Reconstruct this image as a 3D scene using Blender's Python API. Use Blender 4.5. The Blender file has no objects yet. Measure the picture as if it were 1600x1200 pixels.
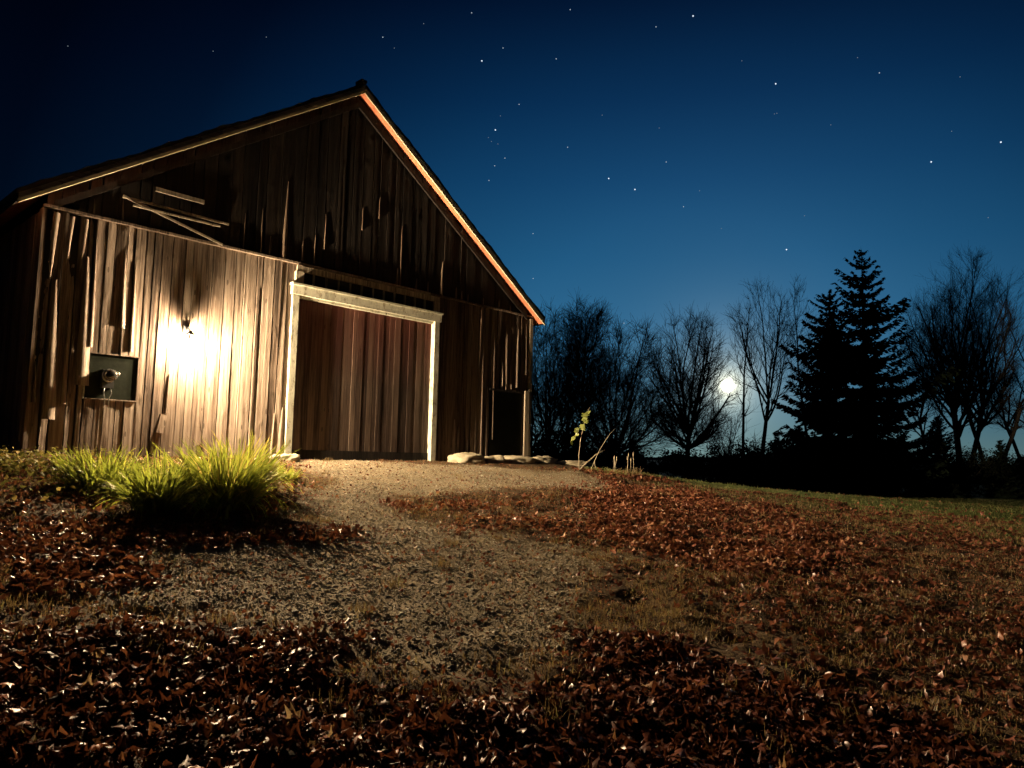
import bpy, math, random
import numpy as np
from math import sin, cos, tan, pi, radians, sqrt, exp, hypot
from mathutils import Vector, Matrix, Euler

random.seed(7)
RG = np.random.default_rng(11)
scene = bpy.context.scene
COL = scene.collection

# ------------------------------------------------------------------ helpers
def link(name, me, mats, parent=None, smooth=False):
    o = bpy.data.objects.new(name, me)
    if not isinstance(mats, (list, tuple)): mats = [mats]
    for m in mats: me.materials.append(m)
    COL.objects.link(o)
    if parent is not None: o.parent = parent
    if smooth: me.polygons.foreach_set('use_smooth', [True] * len(me.polygons))
    return o

def arr_mesh(name, V, F, mats, parent=None, smooth=False, attr=None, cattr=None):
    """V (n,3); F (m,k) array of equal-size polygons, or list of such arrays."""
    if not isinstance(F, list): F = [F]
    F = [np.asarray(f, dtype=np.int32) for f in F if len(f)]
    me = bpy.data.meshes.new(name)
    me.vertices.add(len(V)); me.vertices.foreach_set('co', np.asarray(V, dtype=np.float32).ravel())
    li = np.concatenate([f.ravel() for f in F])
    tot = np.concatenate([np.full(len(f), f.shape[1], dtype=np.int32) for f in F])
    st = np.concatenate([[0], np.cumsum(tot)[:-1]]).astype(np.int32)
    me.loops.add(len(li)); me.loops.foreach_set('vertex_index', li)
    me.polygons.add(len(tot)); me.polygons.foreach_set('loop_start', st)
    try: me.polygons.foreach_set('loop_total', tot)
    except Exception: pass
    me.update(calc_edges=True)
    if attr:
        for k, v in attr.items():
            a = me.attributes.new(k, 'FLOAT', 'POINT'); a.data.foreach_set('value', np.asarray(v, dtype=np.float32))
    if cattr:
        for k, v in cattr.items():
            a = me.attributes.new(k, 'FLOAT_VECTOR', 'POINT'); a.data.foreach_set('vector', np.asarray(v, dtype=np.float32).ravel())
    me.validate()
    return link(name, me, mats, parent, smooth)

class MB:
    def __init__(s): s.v = []; s.f = []; s.t = []; s.sm = []
    def add(s, vs, fs, tone=0.5, smooth=False):
        b = len(s.v); s.v += [tuple(v) for v in vs]; s.f += [tuple(i + b for i in f) for f in fs]
        s.t += [tone] * len(vs); s.sm += [smooth] * len(fs)
    def box(s, x0, x1, y0, y1, z0, z1, tone=None, M=None):
        tone = random.random() if tone is None else tone
        vs = [Vector((x, y, z)) for z in (z0, z1) for y in (y0, y1) for x in (x0, x1)]
        if M is not None: vs = [M @ v for v in vs]
        s.add(vs, [(0,2,3,1),(4,5,7,6),(0,1,5,4),(2,6,7,3),(0,4,6,2),(1,3,7,5)], tone)
    def bar(s, a, b, w, h, tone=None, up=Vector((0, -1, 0))):
        """rectangular bar from a to b, w along the side, h along up"""
        a, b = Vector(a), Vector(b); d = (b - a).normalized(); sd = d.cross(up).normalized(); u = sd.cross(d)
        tone = random.random() if tone is None else tone
        vs = [p + sd * (i * w / 2) + u * (j * h / 2) for p in (a, b) for j in (-1, 1) for i in (-1, 1)]
        s.add(vs, [(0,2,3,1),(4,5,7,6),(0,1,5,4),(2,6,7,3),(0,4,6,2),(1,3,7,5)], tone)
    def tube(s, pts, rad, n=8, tone=0.5, cap=True):
        pts = [Vector(p) for p in pts]; N = len(pts); vs = []; fs = []
        if not isinstance(rad, (list, tuple)): rad = [rad] * N
        for i, p in enumerate(pts):
            d = (pts[min(i + 1, N - 1)] - pts[max(i - 1, 0)]).normalized()
            u = d.orthogonal().normalized() if i == 0 else (u - d * u.dot(d)).normalized()
            w = d.cross(u)
            for k in range(n):
                a = 2 * pi * k / n; vs.append(p + (u * cos(a) + w * sin(a)) * rad[i])
        for i in range(N - 1):
            for k in range(n):
                k2 = (k + 1) % n; fs.append((i*n+k, i*n+k2, (i+1)*n+k2, (i+1)*n+k))
        if cap: fs += [tuple(range(n))[::-1], tuple((N-1)*n + k for k in range(n))]
        s.add(vs, fs, tone, True)
    def lathe(s, prof, c, axis=Vector((0, 0, 1)), n=20, tone=0.5, cap=True):
        """prof list of (r, h) along axis from c"""
        axis = Vector(axis).normalized(); u = axis.orthogonal().normalized(); w = axis.cross(u); c = Vector(c); vs = []; fs = []
        for r, h in prof:
            for k in range(n):
                a = 2*pi*k/n; vs.append(c + axis*h + (u*cos(a) + w*sin(a))*r)
        for i in range(len(prof)-1):
            for k in range(n):
                k2 = (k+1) % n; fs.append((i*n+k, i*n+k2, (i+1)*n+k2, (i+1)*n+k))
        if cap: fs += [tuple(range(n))[::-1], tuple((len(prof)-1)*n+k for k in range(n))]
        s.add(vs, fs, tone, True)
    def build(s, name, mat, parent=None):
        me = bpy.data.meshes.new(name); me.from_pydata(s.v, [], s.f); me.update()
        a = me.attributes.new('tone', 'FLOAT', 'POINT'); a.data.foreach_set('value', s.t)
        me.polygons.foreach_set('use_smooth', s.sm)
        return link(name, me, mat, parent)

def empty(name, loc, rz=0):
    o = bpy.data.objects.new(name, None); COL.objects.link(o); o.location = loc; o.rotation_euler = (0, 0, rz); o.empty_display_size = .2
    return o
def tag(o, label=None, cat=None, group=None, kind=None):
    if label: o['label'] = label
    if cat: o['category'] = cat
    if group: o['group'] = group
    if kind: o['kind'] = kind
    return o

def vnoise(x, y, seed=0):
    xi = np.floor(x).astype(np.int64); yi = np.floor(y).astype(np.int64); xf = x - xi; yf = y - yi
    def h(a, b):
        n = (a * 374761393 + b * 668265263 + seed * 982451653) & 0x7fffffff
        n = ((n ^ (n >> 13)) * 1274126177) & 0x7fffffff
        n = ((n ^ (n >> 16)) * 461845907) & 0x7fffffff
        return (n & 0xffff) / 65535.0
    u = xf*xf*(3-2*xf); v = yf*yf*(3-2*yf)
    return (h(xi,yi)*(1-u)+h(xi+1,yi)*u)*(1-v) + (h(xi,yi+1)*(1-u)+h(xi+1,yi+1)*u)*v
def fbm(x, y, sc, seed=0, oc=3):
    r = 0; a = 1; t = 0
    for i in range(oc):
        r = r + a * vnoise(x/sc*2**i, y/sc*2**i, seed+i); t += a; a *= .5
    return r/t

# ------------------------------------------------------------------ frame of the barn (x along gable, y inward, z up)
ALPHA = radians(47.25)
P0 = np.array([-5.88, 9.0]); U = np.array([cos(ALPHA), sin(ALPHA)]); NI = np.array([-sin(ALPHA), cos(ALPHA)])
WB, HE, HP, DEP = 9.23, 3.15, 6.355, 11.0
RX, RZ = 4.56, 6.375                    # ridge line, underside of the roof at the gable
EL, ELZ, ER, ERZ = -.33, 3.10, 9.455, 3.05
def under(x):
    return ELZ + (RZ-ELZ)*(x-EL)/(RX-EL) if x < RX else ERZ + (RZ-ERZ)*(ER-x)/(ER-RX)
def b2w(x, y, z=0.0):
    p = P0 + U*x + NI*y
    return Vector((p[0], p[1], z))

# ------------------------------------------------------------------ terrain
def ground(x, y, detail=False):
    x = np.asarray(x, float); y = np.asarray(y, float)
    px = x - P0[0]; py = y - P0[1]
    s = px*U[0] + py*U[1]; n = px*NI[0] + py*NI[1]
    dx = np.maximum(np.maximum(-s, s - WB), 0); dy = np.maximum(np.maximum(-n, n - DEP), 0)
    d = np.hypot(dx, dy)
    z = .04 - 1.03*(1 - np.exp(-(d/6.5)**1.6)) - .027*np.clip(d - 10, 0, 55) + .2*np.exp(-((x-9)**2 + (y-24)**2)/50)
    z = z + (fbm(x, y, 1.7, 5, 2) - .5)*.07*np.clip(d/2, 0, 1)
    if detail:
        g = mask('gravel', x, y)
        z = z + (fbm(x, y, .22, 20, 3) - .5)*(.055 - .03*g) + (fbm(x, y, .085, 24, 2) - .5)*(.022 - .008*g)
        z = z - .05*np.clip(fbm(x, y, .42, 31, 3) - .66, 0, 1)*4*np.clip(d/2, 0, 1)*(1-.65*g)
        # two shallow wheel ruts running from the big door
        cx = s + n*.12
        for c in (4.1, 5.9):
            z = z - .03*np.exp(-((cx - c + .5*np.sin(n*.5))/.16)**2)*g
    return z
def gz(x, y): return float(ground(np.array([x]), np.array([y]))[0])

POLY = dict(
 gravel=[(-3.3,11.2),(-2.6,12.2),(1.22,13.77),(1.88,12.24),(-1.15,8.63),(-1.12,7.47),(0.03,6.92),(0.89,6.29),(0.53,4.55),(0.56,3.91),(0.14,3.25),(-0.38,3.08),(-0.66,3.16),(-0.92,3.54),(-1.5,3.64),(-2.11,3.61),(-2.25,3.91),(-2.03,4.41),(-2.49,4.93),(-2.42,5.53),(-1.27,6.33),(-1.87,6.95),(-2.0,7.4),(-2.1,8.94)],
 fore=[(-3.6,3.3),(-2.52,3.51),(-1.5,3.64),(-0.9,3.68),(-0.6,3.14),(-0.23,3.04),(0.16,3.25),(0.57,4.03),(0.84,3.87),(0.95,3.43),(1.25,3.25),(1.52,2.89),(1.7,2.4),(1.9,1.4),(-1.6,1.2),(-3.6,1.6)],
 mid=[(-1.11,8.31),(0.94,10.54),(1.58,12.86),(2.13,13.18),(4.04,11.68),(3.88,8.34),(2.82,6.68),(1.58,6.07),(1.0,7.11),(-0.53,6.6)],
 left=[(-4.2,5.04),(-3.0,5.72),(-1.38,6.33),(-1.25,5.77),(-2.39,5.07),(-2.0,4.27),(-2.32,3.91),(-2.52,3.51),(-4,3.4)],
 bed=[(-9,5.5),(-6.2,8.4),(-3.4,11.2),(-2.77,9.59),(-2.18,8.6),(-2.12,6.96),(-2.36,6.21),(-3.0,5.72),(-4.2,5.0)],
)
def sdist(poly, x, y):
    """signed distance, positive inside"""
    P = np.array(poly); N = len(P); d = np.full(x.shape, 1e9); ins = np.zeros(x.shape, bool)
    for i in range(N):
        a = P[i]; b = P[(i+1) % N]; e = b - a
        t = np.clip(((x-a[0])*e[0] + (y-a[1])*e[1])/(e@e), 0, 1)
        d = np.minimum(d, np.hypot(x-a[0]-t*e[0], y-a[1]-t*e[1]))
        c = ((a[1] > y) != (b[1] > y)) & (x < (b[0]-a[0])*(y-a[1])/(b[1]-a[1]+1e-12) + a[0])
        ins ^= c
    return np.where(ins, d, -d)
SOFT = dict(gravel=.4, fore=.32, mid=.6, left=.3, bed=.25)
def mask(k, x, y):
    x = np.asarray(x, float); y = np.asarray(y, float)
    m = np.zeros(x.shape); near = (x > -12) & (x < 12) & (y > -2) & (y < 20)
    if near.any():
        xs, ys = x[near], y[near]
        sd = sdist(POLY[k], xs, ys) + (fbm(xs, ys, .6, 3, 3) - .5)*SOFT[k]*2.4
        m[near] = np.clip(sd/SOFT[k] + .5, 0, 1)
    return m

# ------------------------------------------------------------------ materials
def mat(name):
    m = bpy.data.materials.new(name); m.use_nodes = True; nt = m.node_tree; nt.nodes.clear()
    out = nt.nodes.new('ShaderNodeOutputMaterial'); b = nt.nodes.new('ShaderNodeBsdfPrincipled'); nt.links.new(b.outputs[0], out.inputs[0])
    return m, nt, b, out
def nd(nt, t, **k):
    n = nt.nodes.new(t)
    for a, v in k.items():
        if a.startswith('i_'): n.inputs[a[2:]].default_value = v
        else: setattr(n, a, v)
    return n
def ramp(nt, fac, stops):
    r = nd(nt, 'ShaderNodeValToRGB'); e = r.color_ramp.elements
    while len(e) < len(stops): e.new(.5)
    for i, (p, c) in enumerate(stops): e[i].position = p; e[i].color = (*c, 1)
    nt.links.new(fac, r.inputs[0]); return r.outputs[0]
def mapped(nt, sc):
    tc = nd(nt, 'ShaderNodeTexCoord'); mp = nd(nt, 'ShaderNodeMapping'); mp.inputs['Scale'].default_value = sc
    nt.links.new(tc.outputs['Object'], mp.inputs[0]); return mp.outputs[0]
def noise(nt, vec, scale, detail=4, rough=.6):
    n = nd(nt, 'ShaderNodeTexNoise'); n.inputs['Scale'].default_value = scale; n.inputs['Detail'].default_value = detail; n.inputs['Roughness'].default_value = rough
    if vec is not None: nt.links.new(vec, n.inputs['Vector'])
    return n.outputs['Fac']
def math_(nt, op, a, b=None, c=None, clamp=False):
    n = nd(nt, 'ShaderNodeMath', operation=op, use_clamp=clamp)
    for i, v in enumerate((a, b, c)):
        if v is None: continue
        if isinstance(v, (int, float)): n.inputs[i].default_value = v
        else: nt.links.new(v, n.inputs[i])
    return n.outputs[0]
def mixc(nt, f, a, b, mode='MIX'):
    n = nd(nt, 'ShaderNodeMix', data_type='RGBA', blend_type=mode)
    for i, v in ((0, f), (6, a), (7, b)):
        if isinstance(v, (int, float)): n.inputs[i].default_value = v
        elif isinstance(v, tuple): n.inputs[i].default_value = (*v, 1)
        else: nt.links.new(v, n.inputs[i])
    return n.outputs[2]
def bump(nt, b, h, strength=.5, dist=.01):
    n = nd(nt, 'ShaderNodeBump'); n.inputs['Strength'].default_value = strength; n.inputs['Distance'].default_value = dist
    nt.links.new(h, n.inputs['Height']); nt.links.new(n.outputs[0], b.inputs['Normal'])
def attr(nt, k, vec=False):
    a = nd(nt, 'ShaderNodeAttribute', attribute_name=k); return a.outputs['Color'] if vec else a.outputs['Fac']

def wood(name, dark, lite, grain=1.0, red=None, bdist=.006, paint=None, horiz=False):
    m, nt, b, out = mat(name)
    sc = (45, 45, 1.6) if not horiz else (1.6, 45, 45)
    v = mapped(nt, sc); t = attr(nt, 'tone')
    add = nd(nt, 'ShaderNodeVectorMath', operation='ADD'); nt.links.new(v, add.inputs[0])
    cmb = nd(nt, 'ShaderNodeCombineXYZ'); nt.links.new(math_(nt, 'MULTIPLY', t, 57.0), cmb.inputs[2]); nt.links.new(cmb.outputs[0], add.inputs[1])
    g = noise(nt, add.outputs[0], 1.0, 6, .7)
    g2 = noise(nt, add.outputs[0], .22, 3, .6)
    kn = nd(nt, 'ShaderNodeTexVoronoi'); kn.inputs['Scale'].default_value = 1.0
    nt.links.new(mapped(nt, (9, 9, 2.6)), kn.inputs['Vector'])
    knot = math_(nt, 'LESS_THAN', kn.outputs['Distance'], .11)
    f = math_(nt, 'ADD', math_(nt, 'MULTIPLY', g, .75), math_(nt, 'MULTIPLY', math_(nt, 'SUBTRACT', t, .5), .22))
    f = math_(nt, 'ADD', f, math_(nt, 'MULTIPLY', math_(nt, 'SUBTRACT', g2, .5), .45))
    mid = tuple((a+c)/2 for a, c in zip(dark, lite))
    c = ramp(nt, f, [(.22, tuple(x*.35 for x in dark)), (.33, dark), (.48, mid), (.66, lite)])
    c = mixc(nt, math_(nt, 'MULTIPLY', knot, .7), c, tuple(x*.35 for x in dark))
    if paint:
        pn = noise(nt, mapped(nt, (8, 8, 3)), 2.2, 8, .75)
        pf = ramp(nt, pn, [(.40, (1, 1, 1)), (.55, (.75, .75, .75)), (.60, (0, 0, 0))])
        c = mixc(nt, pf, c, paint)
        g = math_(nt, 'ADD', math_(nt, 'MULTIPLY', g, .4), math_(nt, 'MULTIPLY', pf, .6))
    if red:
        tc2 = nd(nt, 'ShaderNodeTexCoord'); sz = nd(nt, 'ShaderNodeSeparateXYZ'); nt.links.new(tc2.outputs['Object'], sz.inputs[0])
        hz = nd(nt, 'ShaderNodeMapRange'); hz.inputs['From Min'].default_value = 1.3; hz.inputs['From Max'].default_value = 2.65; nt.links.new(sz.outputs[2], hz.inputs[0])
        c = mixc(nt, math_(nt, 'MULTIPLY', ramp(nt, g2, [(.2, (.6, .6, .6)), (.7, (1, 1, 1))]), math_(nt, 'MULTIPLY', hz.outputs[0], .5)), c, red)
    nt.links.new(c, b.inputs['Base Color']); b.inputs['Roughness'].default_value = .8
    b.inputs['Specular IOR Level'].default_value = .25
    fine = noise(nt, mapped(nt, (190, 190, 5) if not horiz else (5, 190, 190)), 1.0, 3, .6)
    kv = nd(nt, 'ShaderNodeTexVoronoi'); kv.inputs['Scale'].default_value = 1.0; nt.links.new(mapped(nt, (13, 13, 9)), kv.inputs['Vector'])
    nick = ramp(nt, kv.outputs['Distance'], [(.0, (1, 1, 1)), (.13, (.7, .7, .7)), (.2, (0, 0, 0))])
    hh = math_(nt, 'SUBTRACT', g, math_(nt, 'MULTIPLY', knot, .25))
    hh = math_(nt, 'ADD', hh, math_(nt, 'MULTIPLY', fine, .35)); hh = math_(nt, 'ADD', hh, math_(nt, 'MULTIPLY', nick, .30))
    bump(nt, b, hh, .8*grain, bdist)
    return m
M = {}
M['siding'] = wood('weathered_siding', (.14, .098, .070), (.44, .35, .27), 1.0, bdist=.009)
M['siding_mid'] = wood('weathered_siding_half_lit', (.10, .064, .042), (.29, .215, .15), 1.0, bdist=.008)  # duller copy of the siding; shade beyond the door frame is in the colour
M['siding_up'] = wood('weathered_siding_shaded', (.013, .009, .0065), (.036, .026, .019), 1.0, bdist=.006)  # gable boards coloured near black to carry the shade above the ledge
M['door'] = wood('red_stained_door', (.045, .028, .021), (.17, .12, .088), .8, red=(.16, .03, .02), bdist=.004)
M['trim'] = wood('peeling_white_trim', (.17, .14, .09), (.40, .35, .25), .8, paint=(.60, .58, .45), bdist=.004)
M['grey_board'] = wood('grey_board', (.26, .21, .15), (.58, .49, .37), 1.0)
M['soffit'] = wood('orange_soffit', (.40, .11, .045), (.70, .30, .17), .6, horiz=True)
M['moulding'] = wood('pale_moulding', (.45, .38, .24), (.74, .66, .46), .4, horiz=True)
M['rake'] = wood('rake_board', (.40, .37, .30), (.70, .66, .55), .6, horiz=True)

def plain(name, col, rough=.6, metal=0, bsc=None, bd=.004, var=.3, spec=.5, nsc=6):
    m, nt, b, out = mat(name)
    n = noise(nt, mapped(nt, (1, 1, 1)), nsc, 5, .65)
    c = ramp(nt, n, [(.3, tuple(x*(1-var) for x in col)), (.7, tuple(min(1, x*(1+var)) for x in col))])
    nt.links.new(c, b.inputs['Base Color']); b.inputs['Roughness'].default_value = rough; b.inputs['Metallic'].default_value = metal
    b.inputs['Specular IOR Level'].default_value = spec
    if bsc: bump(nt, b, noise(nt, mapped(nt, (1, 1, 1)), bsc, 5, .65), .7, bd)
    return m
M['dark_in'] = plain('dark_interior', (.012, .010, .008), .95)
M['dark_panel'] = plain('dark_panel', (.014, .016, .011), .95, bsc=20, spec=.05)
M['roof'] = plain('roof_shingles', (.05, .05, .045), .85, bsc=25, bd=.01)
M['rock'] = plain('field_stone', (.42, .36, .25), .9, bsc=14, bd=.02, spec=.2)
M['glass_meter'] = plain('meter_glass', (.16, .16, .15), .10, metal=.7)
M['galv'] = plain('galvanized_metal', (.45, .45, .43), .35, metal=.9)
M['black_metal'] = plain('black_metal', (.03, .028, .025), .5, metal=.4)
M['bark'] = plain('bark', (.045, .037, .030), .9, bsc=18, bd=.02, spec=.1)
M['twig'] = plain('twigs', (.035, .029, .024), .9, spec=.1)
M['needles'] = plain('spruce_needles', (.018, .028, .015), .8, spec=.1, nsc=2)
M['bush'] = plain('undergrowth', (.014, .016, .010), .9, spec=.05, nsc=3)
M['hill'] = plain('hazed_hill', (.12, .18, .22), 1.0, spec=0)  # distance haze mixed into the base colour
M['stick'] = plain('pale_stick', (.34, .28, .19), .8, bsc=40)

def foliage(name, key, stops, rough=.5, trans=.35, spec=.4, tmul=1.0):
    m, nt, b, out = mat(name)
    c = ramp(nt, attr(nt, key), stops)
    nt.links.new(c, b.inputs['Base Color']); b.inputs['Roughness'].default_value = rough; b.inputs['Specular IOR Level'].default_value = spec
    b.inputs['Specular IOR Level'].default_value = 0.0; b.inputs['Roughness'].default_value = 1.0
    gl = nd(nt, 'ShaderNodeBsdfAnisotropic'); gl.inputs['Roughness'].default_value = rough; gl.inputs['Color'].default_value = (.8, .75, .7, 1)
    mg = nd(nt, 'ShaderNodeMixShader'); mg.inputs[0].default_value = spec; nt.links.new(b.outputs[0], mg.inputs[1]); nt.links.new(gl.outputs[0], mg.inputs[2]); nt.links.new(mg.outputs[0], out.inputs[0])
    if trans:
        tr = nd(nt, 'ShaderNodeBsdfTranslucent'); nt.links.new(mixc(nt, 1.0, c, (tmul, tmul, tmul*.7), 'MULTIPLY'), tr.inputs[0])
        ms = nd(nt, 'ShaderNodeMixShader'); ms.inputs[0].default_value = trans
        nt.links.new(mg.outputs[0], ms.inputs[1]); nt.links.new(tr.outputs[0], ms.inputs[2]); nt.links.new(ms.outputs[0], out.inputs[0])
    return m
M['leaf'] = foliage('fallen_leaves', 'tone', [(0, (.05, .016, .010)), (.35, (.13, .040, .022)), (.7, (.23, .080, .042)), (.88, (.34, .16, .085)), (1, (.48, .32, .20))], .38, .22, .045)
M['grass'] = foliage('short_autumn_grass', 'tone', [(0, (.08, .045, .022)), (.4, (.21, .135, .065)), (.62, (.29, .21, .10)), (.8, (.20, .20, .065)), (1, (.13, .19, .05))], .5, .3, .03)
M['daylily'] = foliage('daylily_leaves', 'tone', [(0, (.12, .13, .03)), (.5, (.25, .29, .05)), (.85, (.42, .41, .08)), (1, (.50, .36, .13))], .4, .42, .04, 1.2)
M['sapleaf'] = foliage('sapling_leaves', 'tone', [(0, (.16, .19, .05)), (1, (.30, .32, .09))], .4, .3, .05)
M['cover'] = foliage('ground_cover', 'tone', [(0, (.10, .10, .03)), (.6, (.24, .22, .07)), (1, (.42, .30, .11))], .5, .25, .03)

def ground_mat():
    m, nt, b, out = mat('ground_soil')
    a = nd(nt, 'ShaderNodeAttribute', attribute_name='mix'); sp = nd(nt, 'ShaderNodeSeparateXYZ'); nt.links.new(a.outputs['Vector'], sp.inputs[0])
    v = mapped(nt, (1, 1, 1))
    n1 = noise(nt, v, 28, 6, .7); n2 = noise(nt, v, 1.6, 4, .6); n3 = noise(nt, v, 110, 3, .7)
    dirt = ramp(nt, n1, [(.3, (.045, .03, .018)), (.7, (.15, .10, .055))])
    grav = ramp(nt, math_(nt, 'ADD', math_(nt, 'MULTIPLY', n3, .6), math_(nt, 'MULTIPLY', n1, .4)), [(.32, (.13, .10, .065)), (.5, (.27, .21, .13)), (.68, (.46, .38, .25))])
    lawn = ramp(nt, n1, [(.3, (.09, .115, .034)), (.7, (.22, .26, .085))])
    c = mixc(nt, sp.outputs[0], dirt, grav)
    c = mixc(nt, sp.outputs[1], c, lawn)
    c = mixc(nt, 1.0, c, ramp(nt, n2, [(.3, (.7, .7, .7)), (.7, (1.1, 1.1, 1.1))]), 'MULTIPLY')
    nt.links.new(c, b.inputs['Base Color']); b.inputs['Roughness'].default_value = 1; b.inputs['Specular IOR Level'].default_value = .03
    bump(nt, b, math_(nt, 'ADD', n1, math_(nt, 'MULTIPLY', n3, .5)), .9, .018)
    return m
M['ground'] = ground_mat()

def emis(name, col, st):
    m, nt, b, out = mat(name); e = nd(nt, 'ShaderNodeEmission'); e.inputs[0].default_value = (*col, 1); e.inputs[1].default_value = st
    nt.links.new(e.outputs[0], out.inputs[0]); return m

# ------------------------------------------------------------------ ground sheet
def axis(a, b, st, far):
    c = list(np.arange(a, b, st)); s = st; x = c[-1]
    while x < far: s *= 1.13; x += s; c.append(x)
    s = st; x = c[0]
    while x > -far: s *= 1.13; x -= s; c.insert(0, x)
    return np.array(c)
gx = axis(-5.5, 7.0, .03, 3500); gy = axis(1.2, 14.5, .03, 3500)
X, Y = np.meshgrid(gx, gy); X = X.ravel(); Y = Y.ravel()
Zg = ground(X, Y, True)
nx, ny = len(gx), len(gy); I = np.arange(nx*ny).reshape(ny, nx)
Fg = np.stack([I[:-1,:-1].ravel(), I[:-1,1:].ravel(), I[1:,1:].ravel(), I[1:,:-1].ravel()], 1)
gm = mask('gravel', X, Y)
ln = np.clip((X*.6 + Y*.35 - 6.2)/2.5 + (fbm(X, Y, 2, 9, 2)-.5), 0, 1)*(1-gm)*(1-mask('mid', X, Y))
ln = np.where((Y > 16) | (X > 9), 1, ln)
g = arr_mesh('ground', np.stack([X, Y, Zg], 1), Fg, M['ground'], smooth=True, cattr={'mix': np.stack([gm, ln, gm*0], 1)})
tag(g, kind='structure')

# ------------------------------------------------------------------ barn
barn = empty('barn', b2w(0, 0, 0), ALPHA)
tag(barn, 'old weathered wooden barn with a peaked gable and a big closed reddish door', 'barn')

def smooth_noise(n, step, seed_amp):
    k = int(n/step) + 3; p = np.array([random.uniform(-1, 1) for _ in range(k)]); t = np.arange(n)/step
    i = t.astype(int); f = t - i; f = f*f*(3-2*f)
    return (p[i]*(1-f) + p[i+1]*f)*seed_amp

def siding(name, material, x0, x1, zb, zt, wr=(.13, .25), holes=(), amp=lambda x: .006, proud=(), T=None, parent=barn, breaks=(), ragged=0.0, gapr=(.005, .012)):
    """boards between x0 and x1; zb(x), zt(x) bottom/top. y negative = outward. proud: list of (x, z0, z1, out, w)"""
    mb = MB(); V = []; Q = []; TN = []; cnt = 0
    xs = [x0]; fix = (sorted([b for b in breaks if x0 < b < x1] + [x1]) if x1 > x0 else [])
    for b in fix:
        while xs[-1] < b - .02:
            w = random.uniform(*wr)
            nxt = xs[-1] + w
            if b - nxt < wr[0]*.7: nxt = b
            xs.append(nxt)
    for xa, xb in zip(xs[:-1], xs[1:]):
        iv = [(zb((xa+xb)/2) + random.uniform(0, ragged), None)]
        segs = []; lo = zb((xa+xb)/2) - (random.uniform(-ragged, ragged) if ragged else 0)
        hs = sorted([h for h in holes if h[0] < xb - .01 and h[1] > xa + .01], key=lambda h: h[2])
        for h in hs:
            if h[2] > lo + .02: segs.append((lo, h[2]))
            lo = h[3]
        segs.append((lo, None))
        base = random.uniform(-1, 1); tilt = random.uniform(-1, 1); tone = random.random()
        gp = random.uniform(*gapr)/2*(2.2 if random.random() < .2 else 1)
        for za, ztop in segs:
            A = amp((xa+xb)/2)
            ta = zt(xa) if ztop is None else ztop; tb = zt(xb) if ztop is None else ztop
            if min(ta, tb) - za < .03: continue
            n = max(3, int((max(ta, tb)-za)/.055)); NC = 9
            w1 = smooth_noise(n+1, 30, A*.22); w2 = smooth_noise(n+1, 7, A*.07); w4 = smooth_noise(n+1, 1.2, A*.04+.0004)
            b0, b1, t0, t1 = (random.uniform(-1, 1)*A*k_ for k_ in (1.0, 1.0, .75, .75)); ks = random.choice((0, 0, .45, .7)); kd = random.uniform(-.5, .5)*A
            ridge = [random.uniform(-.0022, .0022) for _ in range(9)]; brk = random.random(); nick = random.randint(2, n)
            kb = {}
            for _ in range(int(n*.17)):
                kr, kc, kw, kh = random.randrange(n+1), random.randrange(1, 6), random.randint(2, 4), random.uniform(-.005, .008)
                for c_ in range(kc, min(8, kc+kw)): kb[(kr, c_)] = kh
            jl = smooth_noise(n+1, 2, .003) + smooth_noise(n+1, 9, .004); jr = smooth_noise(n+1, 2, .003) + smooth_noise(n+1, 9, .004)
            rows = []
            for i in range(n+1):
                f = i/n
                for c in range(NC):
                    q = c/(NC-1)
                    xx = xa + gp + (xb-xa-2*gp)*q
                    if c == 0: xx += abs(jl[i])
                    if c == NC-1: xx -= abs(jr[i])
                    top = ta + (tb-ta)*q
                    zz = za + (top-za)*f
                    yy = (.022 if xb < .62 and zt(.1) < 3.2 and T is None else 0) - (b0+(b1-b0)*f + (kd*max(0, f-ks) if ks else 0) + w1[i] + w2[i] + w4[i] + (q-.5)*2*(t0+(t1-t0)*f) + ridge[c] + kb.get((i, c), 0) - (.007 if (c > 5 and brk < .3 and i < nick) else 0))
                    V.append((xx, yy, zz)); TN.append(tone)
            for i in range(n):
                for c in range(NC-1):
                    a = cnt + i*NC + c; Q.append((a, a+1, a+NC+1, a+NC))
            m = (n+1)*NC
            # side and end returns
            def ret(idx):
                nonlocal cnt2
                b = len(V)
                for k in idx: V.append(V[k]); TN.append(tone)
                for k in idx: V.append((V[k][0], max(.03, V[k][1]+.022), V[k][2])); TN.append(tone)
                L = len(idx)
                for k in range(L-1): Q.append((b+k, b+k+1, b+L+k+1, b+L+k))
            cnt2 = 0
            base_i = cnt
            ret([base_i + i*NC for i in range(n, -1, -1)]); ret([base_i + i*NC + NC-1 for i in range(n+1)])
            ret([base_i + c for c in range(NC)]); ret([base_i + n*NC + c for c in range(NC-1, -1, -1)])
            cnt = len(V)
    for (px, z0, z1, out, w) in proud:
        tone = .5 + random.random()*.5; n = 14; up_ = w > 0; w = abs(w)
        for i in range(n+1):
            f = i/n; ff = f if up_ else 1-f; sw = w*(1-.82*ff**1.6)*random.uniform(.93, 1.05)
            o = out*(1-.7*ff)
            cx = px + .002*sin(f*5+px*9) + w*.3*(ff-.5)*(1 if px > 1.84 else -1)
            for xx, yy in ((cx-sw/2, .0), (cx-sw/2, -o), (cx+sw/2, -o*.55), (cx+sw/2, .0)):
                V.append((xx, yy, z0+(z1-z0)*f)); TN.append(tone)
        for i in range(n):
            for c in range(3): a = cnt + i*4 + c; Q.append((a, a+1, a+5, a+4))
        cnt = len(V)
    V = np.array(V)
    if T is not None:
        V = V @ np.array(T[0]).T + np.array(T[1])
    o = arr_mesh(name, V, np.array(Q), material, parent, attr={'tone': TN})
    return o

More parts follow.
